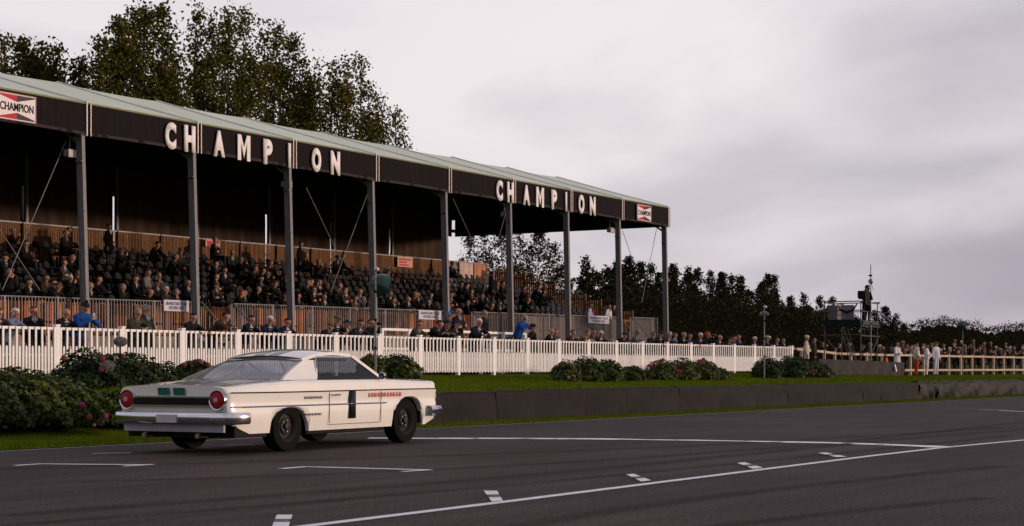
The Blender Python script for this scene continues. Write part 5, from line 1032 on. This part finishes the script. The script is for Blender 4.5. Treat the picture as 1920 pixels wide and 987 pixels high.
for k in range(8): p_ = la.lerp(lb, k / 8); MB().tube([p_, p_ + Vector((0, .34, 0))], .013, 6).build('rung', m_tube, tt)
cp = lambda px, py: Vector((tx0 - .12, Pat(px, tx0 - .12), zz(py)))
MB().tube([cp(1570, 569), cp(1575, 580), cp(1588, 586), cp(1600, 581), cp(1607, 570)], [.03, .05, .06, .05, .03], 8).build('rolled_cable', m_dark, tt, smooth=True)
xq = tx0 + .45
o = MB().span((xq, Pat(1570, xq), zz(601)), (xq + .5, Pat(1553, xq), zz(571))).build('equipment_case', M('dusty_grey_case', (.13, .115, .12), .7)); tag(o, 'upright grey equipment case on the left of the tower deck', 'case')
o = MB().span((xq, Pat(1601, xq), zz(601)), (xq + .04, Pat(1577, xq), zz(571))).span((xq - .03, Pat(1599, xq), zz(585)), (xq - .005, Pat(1579, xq), zz(574))).build('backboard', M('pale_board', (.18, .165, .18), .7)); tag(o, 'pale board leaning in the middle of the tower deck', 'board')
Xo = tx0 + 1.0; Po = Pat(1626, Xo)
op = person('fold', (Xo, Po, zz(608)), 1.0, 'black', 'hood', 'black', 1.04); tag(op, 'camera operator in black hooded coat standing on the tower deck', 'person')
Xc = tx0 + .35; Pc = Pat(1619, Xc); cb = empty('television_camera', (Xc, Pc, zz(608)), 'hooded black television camera on a pedestal on the tower', 'camera'); c = Vector((Xc, Pc, zz(553)))
MB().box(c, (.5, .34, .38)).box(c + Vector((-.3, 0, .02)), (.2, .28, .28)).build('camera_body', M('camera_black', (.015, .015, .016), .35), cb)
MB().lathe([(.14, 0), (.15, .16), (.16, .22), (.12, .22), (.001, .2)], c + Vector((-.36, 0, 0)), (-1, -.4, 0), 14).build('lens', m_dark, cb, smooth=True, sharp=40)
MB().tube([(c.x, c.y, c.z - .18), (c.x, c.y, zz(608))], [.05, .09], 10).build('pedestal', m_dark, cb); MB().grid(lambda u, v: (c.x - .3 + .6 * u, c.y - .19 - .02 * math.sin(u * 9), c.z - .45 + .66 * v + .03 * math.sin(u * 6)), 8, 4).build('rain_cover', M('black_cover', (.012, .012, .013), .8), cb)
X = Xat(1632, PT0 - .05); e = empty('loudspeaker_mast', (X, PT0 - .07, gt), 'tall mast with a small green loudspeaker rising from the camera tower', 'loudspeaker', 'green loudspeakers on thin masts')
MB().tube([(X, PT0 - .07, gt), (X, PT0 - .07, zz(494))], .024, 8).build('pole', m_galv, e); c = at(1632.5, 528, PT0 - .12); MB().lathe([(.001, -.12), (.07, -.1), (.125, 0), (.13, .02), (.06, .0), (.001, -.01)], c, (-.5, -.8, -.1), 18).build('horn', m_green, e, smooth=True)
MB().box(at(1632, 517, PT0 - .1), (.16, .12, .08)).build('clamp', m_dark, e)
for s in (-1, 1): MB().tube([c, at(1632 + 6 * s, 545, PT0 - .1)], .01, 5).build('strut', m_green, e)
# black wrapped base of the tower
bx0, bx1 = Xat(1536, 25.7), Xat(1697, 25.7); zb0 = gz(bx0, 25.7)
def wr(u, v):
    X = bx0 + (bx1 - bx0) * u; return (X, 25.7 + .04 * math.sin(X * 5 + v * 4) * math.sin(v * 5 + X) - .03 * math.sin(X * 11), zb0 - .1 + (at(1600, 674, 25.7).z - zb0 + .1 - .06 * u * 2) * v)
e = empty('wrapped_barrier', ((bx0 + bx1) / 2, 26.3, zb0), 'large barrier block wrapped in black sheeting at the foot of the camera tower', 'barrier')
MB().grid(wr, 40, 10).build('front_sheet', m_belt2, e, smooth=True)
ztp = at(1600, 674, 25.7).z
MB().add([(bx0, 25.7, zb0 - .1), (bx0, 27.2, zb0 - .1), (bx0, 27.2, ztp), (bx0, 25.7, ztp)], [(0, 1, 2, 3)]).add([(bx1, 25.7, zb0 - .1), (bx1, 27.2, zb0 - .1), (bx1, 27.2, ztp - .12), (bx1, 25.7, ztp - .12)], [(0, 1, 2, 3)]).grid(lambda u, v: (bx0 + (bx1 - bx0) * u, 25.7 + 1.5 * v, ztp - .12 * u + .01 * math.sin(u * 30 + v * 6)), 20, 4).build('top_sheet', m_belt2, e)
MB().bar(at(1681, 697, 25.62), at(1678, 684, 25.62), .02, .10).build('white_tape', m_sw, e)
c = at(1662, 676, 26.6); e = empty('traffic_cone', (c.x, c.y, c.z - .3), 'small orange cone on the black wrapped barrier', 'cone')
MB().lathe([(.13, 0), (.11, .04), (.03, .40), (.001, .40)], (c.x, c.y, c.z - .25), (0, 0, 1), 14).box((c.x, c.y, c.z - .26), (.34, .34, .03)).build('cone_body', M('signal_orange', (.75, .10, .02), .5), e, smooth=True, sharp=40)
# ------------------------------------------------------------------ the racing saloon (local x forward, y left, z up; placed parallel to the track)
m_body = M('cream_white_paint', (.72, .70, .64), .25, scale=2.2, col2=(.78, .755, .70), coat=.9, spec=.5, detail=7)
m_chr = M('chrome', (.62, .63, .68), .12, var=.05, metal=1.0); m_rub = M('tyre_rubber', (.008, .008, .008), .85, scale=20, bump=.2, spec=.05)
m_blkp = M('gloss_black', (.012, .012, .014), .3); m_under = M('underbody', (.012, .011, .011), .8); m_gstripe = M('green_stripe_paint', (.02, .12, .085), .3, coat=.5)
m_tl = M('tail_light_red', (.30, .015, .015), .25, var=.2); m_seatc = M('dark_vinyl', (.018, .017, .018), .5); m_rim = M('grey_steel_rim', (.022, .021, .022), .5)
gl = bpy.data.materials.new('tinted_glass'); gl.use_nodes = True; nd = gl.node_tree.nodes; L_ = gl.node_tree.links.new; nd.remove(nd['Principled BSDF'])
tr_ = nd.new('ShaderNodeBsdfTransparent'); tr_.inputs[0].default_value = (.50, .54, .62, 1); gs1 = nd.new('ShaderNodeBsdfGlossy'); gs1.inputs['Roughness'].default_value = .03; fr = nd.new('ShaderNodeFresnel'); fr.inputs[0].default_value = 1.55
mr_ = nd.new('ShaderNodeMath'); mr_.operation = 'MULTIPLY_ADD'; L_(fr.outputs[0], mr_.inputs[0]); mr_.inputs[1].default_value = .38; mr_.inputs[2].default_value = .02
mx_ = nd.new('ShaderNodeMixShader'); L_(mr_.outputs[0], mx_.inputs[0]); L_(tr_.outputs[0], mx_.inputs[1]); L_(gs1.outputs[0], mx_.inputs[2]); L_(mx_.outputs[0], nd['Material Output'].inputs[0])
CX, CY = 19.98, 15.96
car = empty('racing_car', (CX, CY, 0), 'cream white two-door vintage racing saloon with green centre stripes racing past', 'car')
RA, FA = -1.32, 1.76                       # axle positions
def arch(x):
    z = .27 + .0 * x
    for a, r, top in ((RA, .45, .60), (FA, .47, .70)):
        d_ = abs(x - a)
        if d_ < r: z = max(z, .27 + (top - .27) * (1 - (d_ / r) ** 2.6) ** .5)
    if x < -2.2: z = max(z, .27 + .16 * (-(x + 2.2)) / .45)
    if x > 2.3: z = max(z, .27 + .10 * (x - 2.3) / .35)
    return z
def hw(x): return .985 - .055 * sst(-1.2, -2.66, x) - .05 * sst(1.4, 2.66, x)
def hw(x):
    r = .985
    if x < -1: r -= .055 * ((-1 - x) / 1.66) ** 2
    if x > 1.2: r -= .055 * ((x - 1.2) / 1.46) ** 2
    return r
def shz(x): return .885 + .09 * sst(-2.9, -1.0, x) - .035 * sst(.9, 2.66, x)
def ring(x, shrink=0.):
    w = hw(x) - shrink; zb = arch(x); zs = shz(x)
    pts = [(w - .10, zb + .0), (w - .045, zb), (w - .018, (zb * .55 + .62 * .45) if zb < .5 else zb + .012), (w - .004, max(.60, zb + .02)), (w - .018, max(.645, zb + .03)), (w - .012, .72 if zb < .70 else .735), (w - .002, .80), (w, .815), (w - .02, .83), (w - .035, zs - .035), (w - .07, zs), (w - .16, zs + .012), (.62 * w, zs + .022), (.33 * w, zs + .034), (0, zs + .038)]
    return pts
xsr = [-2.66, -2.64, -2.60, -2.5] + [-2.4 + .1 * k for k in range(50)] + [2.6, 2.64, 2.66]
xsr = sorted(set(round(x, 3) for x in xsr + [RA + d_ for d_ in (-.45, -.44, -.42, -.39, .39, .42, .44, .45)] + [FA + d_ for d_ in (-.47, -.46, -.44, -.41, .41, .44, .46, .47)] + [-1.36, 1.24]))
g = MB(); np0 = 15
cab0, cab1 = -1.36, 1.24
for i, x in enumerate(xsr):
    sh = .035 if x in (-2.66, 2.66) else (.012 if x in (-2.64, 2.64) else 0); p = ring(x, sh); sl_ = .0
    tilt = lambda z: (-(z - .75) * .10 if x < -2.5 else 0)
    g.v += [(x + tilt(z), -y, z) for y, z in p] + [(x + tilt(z), y, z) for y, z in p[:-1][::-1]]
n = 29
for i in range(len(xsr) - 1):
    xa_, xb_ = xsr[i], xsr[i + 1]
    for k in range(n - 1):
        if cab0 - .001 <= xa_ and xb_ <= cab1 + .001 and 11 <= k <= 16: continue
        f = (i * n + k, i * n + k + 1, (i + 1) * n + k + 1, (i + 1) * n + k); g.f.append(f[::-1]); g.m.append(0)
g.f.append(tuple(range(n))); g.m.append(0); g.f.append(tuple(range((len(xsr) - 1) * n, len(xsr) * n))[::-1]); g.m.append(0)
WL['_'] = Vector((0, 0, 0))
def cpart(mb, name, mat, parent=None, smooth=True, sharp=32, label=None):      # local car coordinates
    par_ = parent or car; mb.v = [(v[0] + CX, v[1] + CY, v[2]) for v in mb.v]; return mb.build(name, mat, par_, smooth, sharp, label)
bodyo = cpart(g, 'body', m_body)
# floor, wheel houses, firewall
g = MB().span((-2.5, -.9, .22), (-1.8, .9, .40)).span((-.84, -.88, .22), (1.18, .88, .30)).span((-1.8, -.60, .22), (-.84, .60, .42)).span((1.18, -.62, .22), (2.5, .62, .42))
g.span((-1.82, -.86, .30), (-1.79, .86, .9)).span((-.85, -.88, .30), (-.82, .88, .62)).span((1.16, -.9, .28), (1.20, .9, .93)).span((2.18, -.9, .3), (2.22, .9, .85))
for s in (-1, 1): g.span((-1.8, s * .58, .42), (-.84, s * .62, .88)).span((1.18, s * .60, .42), (2.2, s * .64, .88))
cpart(g, 'floor_pan', m_under, smooth=False)
# roof: skin with thick edges and the broad rear pillars
bR, bF = -1.34, 1.22; tR, tF = -.62, .62; yb, yt = .86, .655
def rz_(x, y): return 1.422 - (.095 if x < .1 else .06) * ((x - .1) / .72) ** 2 - .045 * (y / .65) ** 2
g = MB().grid(lambda u, v: (tR + (tF - tR) * u, -yt + 2 * yt * v, rz_(tR + (tF - tR) * u, -yt + 2 * yt * v)), 14, 12)
g.grid(lambda u, v: (tR + (tF - tR) * u, yt - 2 * yt * v, rz_(tR + (tF - tR) * u, -yt + 2 * yt * v) - .035), 8, 6)
for s in (-1, 1):
    g.grid(lambda u, v: (tR - .02 + (tF - tR + .04) * u, s * (yt + .018 * v), rz_(tR + (tF - tR) * u, yt) + .001 - .045 * v), 14, 2)
    # rear pillar: outer skin, curving down to the shoulder
    def pl(u, v, o=0.):
        zt_ = rz_(tR, yt) - .02; zb_ = shz(-1.2) + .01; z = zb_ + (zt_ - zb_) * v; y = (yb + .035) + (yt + .015 - yb - .035) * v ** .92
        xr = bR - .06 + (tR - bR + .06) * v ** 1.12; xf = -.60 + (.30) * v ** .8; return (xr + (xf - xr) * u, s * (y - o - .02 * (1 - u) * (1 - v)), z)
    g.grid(lambda u, v: pl(u, v), 8, 10); g.grid(lambda u, v: pl(u, v, .04), 4, 5)
    g.add([pl(1, v / 10) for v in range(11)] + [pl(1, v / 10, .045) for v in range(11)], [(k, k + 1, k + 12, k + 11) for k in range(10)])
    # windscreen pillars
    g.bar((bF - .02, s * (yb + .01), .955), (tF, s * yt, rz_(tF, yt) - .02), .05, .04)
g.span((tF - .03, -yt, rz_(tF, .4) - .05), (tF + .0, yt, rz_(tF, .6) - .012)); g.span((tR, -yt, rz_(tR, .4) - .05), (tR + .03, yt, rz_(tR, .6) - .012))
roof = cpart(g, 'roof', m_body)
# glass
g = MB().grid(lambda u, v: (bR + .02 + (tR - bR - .01) * v + .07 * (1 - v) * (2 * abs(u - .5)) ** 2 * 1.2, (-1 + 2 * u) * (yb - .04 + (yt - yb + .02) * v), .965 + (rz_(tR, (2 * u - 1) * .6) - .035 - .965) * v + .03 * math.sin(math.pi * v)), 12, 8); cpart(g, 'rear_window', gl, sharp=None)
g = MB().grid(lambda u, v: (bF - (bF - tF) * v - .09 * (2 * abs(u - .5)) ** 2 * (1 - v), (-1 + 2 * u) * (yb - .02 + (yt - yb) * v), .955 + (rz_(tF, (2 * u - 1) * .6) - .035 - .955) * v + .025 * math.sin(math.pi * v)), 12, 8); cpart(g, 'windscreen', gl, sharp=None)
for s in (-1, 1):
    def sg(u, v):
        z = .965 + (rz_(.3, yt) - .06 - .965) * v; y = s * (yb + .01 + (yt - .0 - yb) * v ** .92); x0 = -.60 + .30 * v ** .8; x1 = bF - .05 - (bF - tF) * v; return (x0 + (x1 - x0) * u, y, z)
    cpart(MB().grid(sg, 8, 5), 'side_window', gl, sharp=None)
    cpart(MB().bar(sg(0, 1), sg(1, 1), .012, .02).bar(sg(0, 0), sg(0, 1), .012, .014), 'window_trim', m_chr)
cpart(MB().bar((bR + .02, -.80, .975), (bR + .02, .80, .975), .03, .02), 'rear_window_trim', m_chr)
# stripes (three sheets following the body)
for s in (-1, 1):
    yc = .13 * s
    cpart(MB().grid(lambda u, v: (-2.60 + 1.22 * u, yc - .09 + .18 * v, shz(-2.60 + 1.22 * u) + .0375), 10, 2), 'stripe', m_gstripe)
    cpart(MB().grid(lambda u, v: (1.26 + 1.33 * u, yc - .09 + .18 * v, shz(1.26 + 1.33 * u) + .0405), 10, 2), 'stripe', m_gstripe)
    cpart(MB().grid(lambda u, v: (tR + .02 + (tF - tR - .04) * u, yc - .09 + .18 * v, rz_(tR + .02 + (tF - tR - .04) * u, yc - .09 + .18 * v) + .003), 10, 2), 'stripe', m_gstripe)
    cpart(MB().grid(lambda u, v: (-2.668 - (.80 + .13 * v - .75) * .10 - .012, yc - .10 + .20 * u, .785 + .10 * v), 2, 2), 'stripe', m_gstripe)
# shut lines and mouldings along both sides
for s in (-1, 1):
    Y = lambda x, o=0.: s * (hw(x) + o)
    cpart(MB().tube([(x, Y(x, .002), .822 + .004 * math.sin(x)) for x in [-2.62 + .262 * k for k in range(21)]], .010, 6), 'upper_moulding', m_blkp)
    cpart(MB().tube([(x, Y(x, -.004), .632 if abs(x - FA) > .47 else .70) for x in [-2.6 + .16 * k for k in range(24)]], .013, 6), 'side_moulding', m_chr)
    for x in (-.42, .93): cpart(MB().bar((x, Y(x, -.006), .36), (x, Y(x, .0015), .80), .007, .007), 'door_gap', m_blkp)
    cpart(MB().bar((-.42, Y(0, -.004), .345), (.93, Y(.9, -.004), .345), .007, .007), 'sill_gap', m_blkp)
    cpart(MB().bar((-.36, Y(0, .02), .765), (-.18, Y(0, .02), .765), .02, .022).bar((-.35, Y(0, 0), .765), (-.35, Y(0, .02), .765), .02, .02).bar((-.19, Y(0, 0), .765), (-.19, Y(0, .02), .765), .02, .02), 'door_handle', m_chr)
    cpart(MB().lathe([(.001, -.03), (.05, -.02), (.058, .02), (.05, .03), (.001, .028)], (.96, s * .99, 1.03), (-1, 0, 0), 14).bar((.97, s * .88, .95), (.97, s * .98, 1.01), .015, .015), 'door_mirror', m_chr)
    # race number panel on the door, sponsor strokes on wing and quarter (too blurred to read in the photo)
    rot = -1 if s < 0 else 1
    nm_ = link('race_number', text_mesh('race_number', '1', .40, .004, m_blkp, bold=.03, width=.17), car, (.16, Y(.1, .003), .62)); nm_.rotation_euler[2] = 0 if s < 0 else math.pi
    o = MB()
    for k in range(11): o.box((.62 + .085 * k, Y(.62 + .085 * k, .002), .752), (.055 if k % 3 else .035, .004, .062))
    cpart(o, 'wing_lettering', M('faded_red_print', (.50, .12, .09), .5), smooth=False)
    o = MB()
    for k in range(6): o.box((-1.0 + .075 * k, Y(-.9, .0), .735), (.05, .006, .035))
    for k in range(5): o.box((-.98 + .08 * k, Y(-.9, .0), .50), (.055, .02, .03))
    cpart(o, 'quarter_lettering', M('grey_print', (.20, .19, .20), .5), smooth=False)
# rear panel: concave black grille, chrome rails, round lights, plate, bumper
xr = -2.672
cpart(MB().span((xr - .012, -.63, .655), (xr + .01, .63, .762)), 'rear_grille', m_blkp, smooth=False)
for z in (.645, .765): cpart(MB().bar((xr - .012, -.86, z), (xr - .012, .86, z), .02, .02), 'rear_trim_bar', m_chr)
for k in range(3): cpart(MB().bar((xr - .018, -.60, .68 + .025 * k), (xr - .018, .60, .68 + .025 * k), .006, .005), 'grille_slat', m_blkp)
for s in (-1, 1):
    tl = cpart(MB().lathe([(.001, .045), (.05, .043), (.10, .03), (.118, .0), (.118, -.03)], (xr - .005, s * .76, .725), (-1, 0, 0), 24), 'tail_light', m_tl)
    cpart(MB().lathe([(.118, -.02), (.118, .02), (.128, .024), (.136, .0), (.132, -.03)], (xr - .005, s * .76, .725), (-1, 0, 0), 24), 'light_bezel', m_chr, tl)
    cpart(MB().lathe([(.001, .062), (.03, .058), (.035, .042)], (xr - .005, s * .76, .725), (-1, 0, 0), 16), 'reversing_lens', M('clear_lens', (.34, .32, .32), .15), tl)
def bumper(x0, sg_):
    g = MB(); path = [(x0 + sg_ * -.36, -1.0), (x0 + sg_ * -.05, -.99), (x0 + sg_ * .035, -.90), (x0 + sg_ * .065, -.5), (x0 + sg_ * .075, 0), (x0 + sg_ * .065, .5), (x0 + sg_ * .035, .90), (x0 + sg_ * -.05, .99), (x0 + sg_ * -.36, 1.0)]
    prof = [(-.03, .40), (.012, .405), (.035, .44), (.03, .475), (.04, .51), (.02, .555), (-.03, .565)]; vs = []
    for i, (x, y) in enumerate(path):
        a = Vector((path[min(i + 1, 8)][0] - path[max(i - 1, 0)][0], path[min(i + 1, 8)][1] - path[max(i - 1, 0)][1])).normalized(); nrm = Vector((a.y * sg_, -a.x * sg_))
        vs += [(x + nrm.x * d_ * (1 if sg_ > 0 else 1), y + nrm.y * d_, z) for d_, z in prof]
    m_ = len(prof); g.add(vs, [(i * m_ + k, i * m_ + k + 1, (i + 1) * m_ + k + 1, (i + 1) * m_ + k) for i in range(8) for k in range(m_ - 1)]); return g
cpart(bumper(-2.68, -1), 'rear_bumper', m_chr, sharp=50); cpart(bumper(2.68, 1), 'front_bumper', m_chr, sharp=50)
cpart(MB().span((-2.80, -.17, .425), (-2.79, .17, .53)), 'number_plate', M('plate_white', (.45, .42, .40), .5), smooth=False)
cpart(MB().span((-2.66, -.84, .30), (-2.62, .84, .46)), 'rear_valance', M('grey_valance', (.32, .31, .33), .4), smooth=False)
for s in (-1, 1): cpart(MB().tube([(-2.2, s * .45, .24), (-2.72, s * .45, .25)], .035, 10), 'exhaust_pipe', m_chr)
# nose (seen only from elsewhere)
cpart(MB().span((2.655, -.86, .60), (2.69, .86, .80)), 'radiator_grille', m_blkp, smooth=False)
for k in range(5): cpart(MB().bar((2.695, -.84, .62 + .04 * k), (2.695, .84, .62 + .04 * k), .012, .012), 'grille_bar', m_chr)
for s in (-1, 1):
    for y in (.60, .79): cpart(MB().lathe([(.001, .04), (.05, .03), (.075, 0), (.085, .012), (.09, -.02)], (2.70, s * y, .71), (1, 0, 0), 18), 'headlight', M('clear_lens', (.7, .7, .7), .15))
# trunk shut line, bonnet
cpart(MB().bar((-1.50, -.74, shz(-1.5) + .034), (-1.50, .74, shz(-1.5) + .034), .008, .006).bar((-1.5, -.74, shz(-1.5) + .022), (-2.62, -.74, shz(-2.6) + .016), .006, .006).bar((-1.5, .74, shz(-1.5) + .022), (-2.62, .74, shz(-2.6) + .016), .006, .006), 'boot_gap', m_blkp)
# wheels
for ax in (RA, FA):
    for s in (-1, 1):
        c = (ax, s * .80, .345); w = empty('wheel', (CX + c[0], CY + c[1], c[2]), None, None); w.parent = car; w.location = c; WL[w.name] = Vector((CX + c[0], CY + c[1], c[2]))
        cpart(MB().lathe([(.20, -.10), (.30, -.115), (.335, -.10), (.345, -.05), (.345, .05), (.335, .10), (.30, .115), (.20, .10)], c, (0, s, 0), 32), 'tyre', m_rub, w, sharp=40)
        cpart(MB().lathe([(.205, .10), (.215, .108), (.195, .095), (.17, .04), (.12, .045), (.10, .07), (.06, .075), (.055, .11), (.001, .12)], c, (0, s, 0), 28), 'rim', m_rim, w, sharp=40)
        for q in range(5):
            a = q * 1.2566; cpart(MB().lathe([(.001, .02), (.014, .015), (.014, 0)], (c[0] + .08 * math.cos(a), c[1] + s * .072, c[2] + .08 * math.sin(a)), (0, s, 0), 8), 'wheel_nut', m_chr, w)
# interior
for s in (-1, 1):
    st = cpart(MB().box((.15, s * .38, .55), (.5, .5, .16)).box((-.16, s * .38, .82), (.12, .48, .50), M4=Matrix.Rotation(-.18, 3, 'Y')), 'front_seat', m_seatc, smooth=False)
cpart(MB().box((-.85, 0, .55), (.5, 1.3, .16)).box((-1.12, 0, .76), (.12, 1.3, .40)).span((-1.40, -.80, .90), (-1.16, .80, .93)), 'rear_bench', m_seatc, smooth=False)
cpart(MB().span((.86, -.84, .72), (1.18, .84, .94)), 'dashboard', m_seatc, smooth=False)
cpart(MB().lathe([(.19, 0), (.205, .012), (.19, .024), (.178, .012), (.19, 0)], (.66, .38, .90), (-1, 0, .45), 22), 'steering_wheel', m_blkp)
cpart(MB().tube([(-.32, -.66, .3), (-.32, -.62, 1.28), (-.32, 0, 1.345), (-.32, .62, 1.28), (-.32, .66, .3)], .020, 8).tube([(-.32, -.6, .5), (-.32, .58, 1.27)], .020, 8).tube([(-.32, -.60, 1.27), (.60, -.58, 1.27)], .02, 8).tube([(-.32, .60, 1.27), (.60, .58, 1.27)], .02, 8).tube([(-.34, -.5, 1.3), (-1.3, -.6, .6)], .02, 8).tube([(-.34, .5, 1.3), (-1.3, .6, .6)], .02, 8), 'roll_cage', m_alu)

car.rotation_euler = (0, 0, math.radians(3.0))
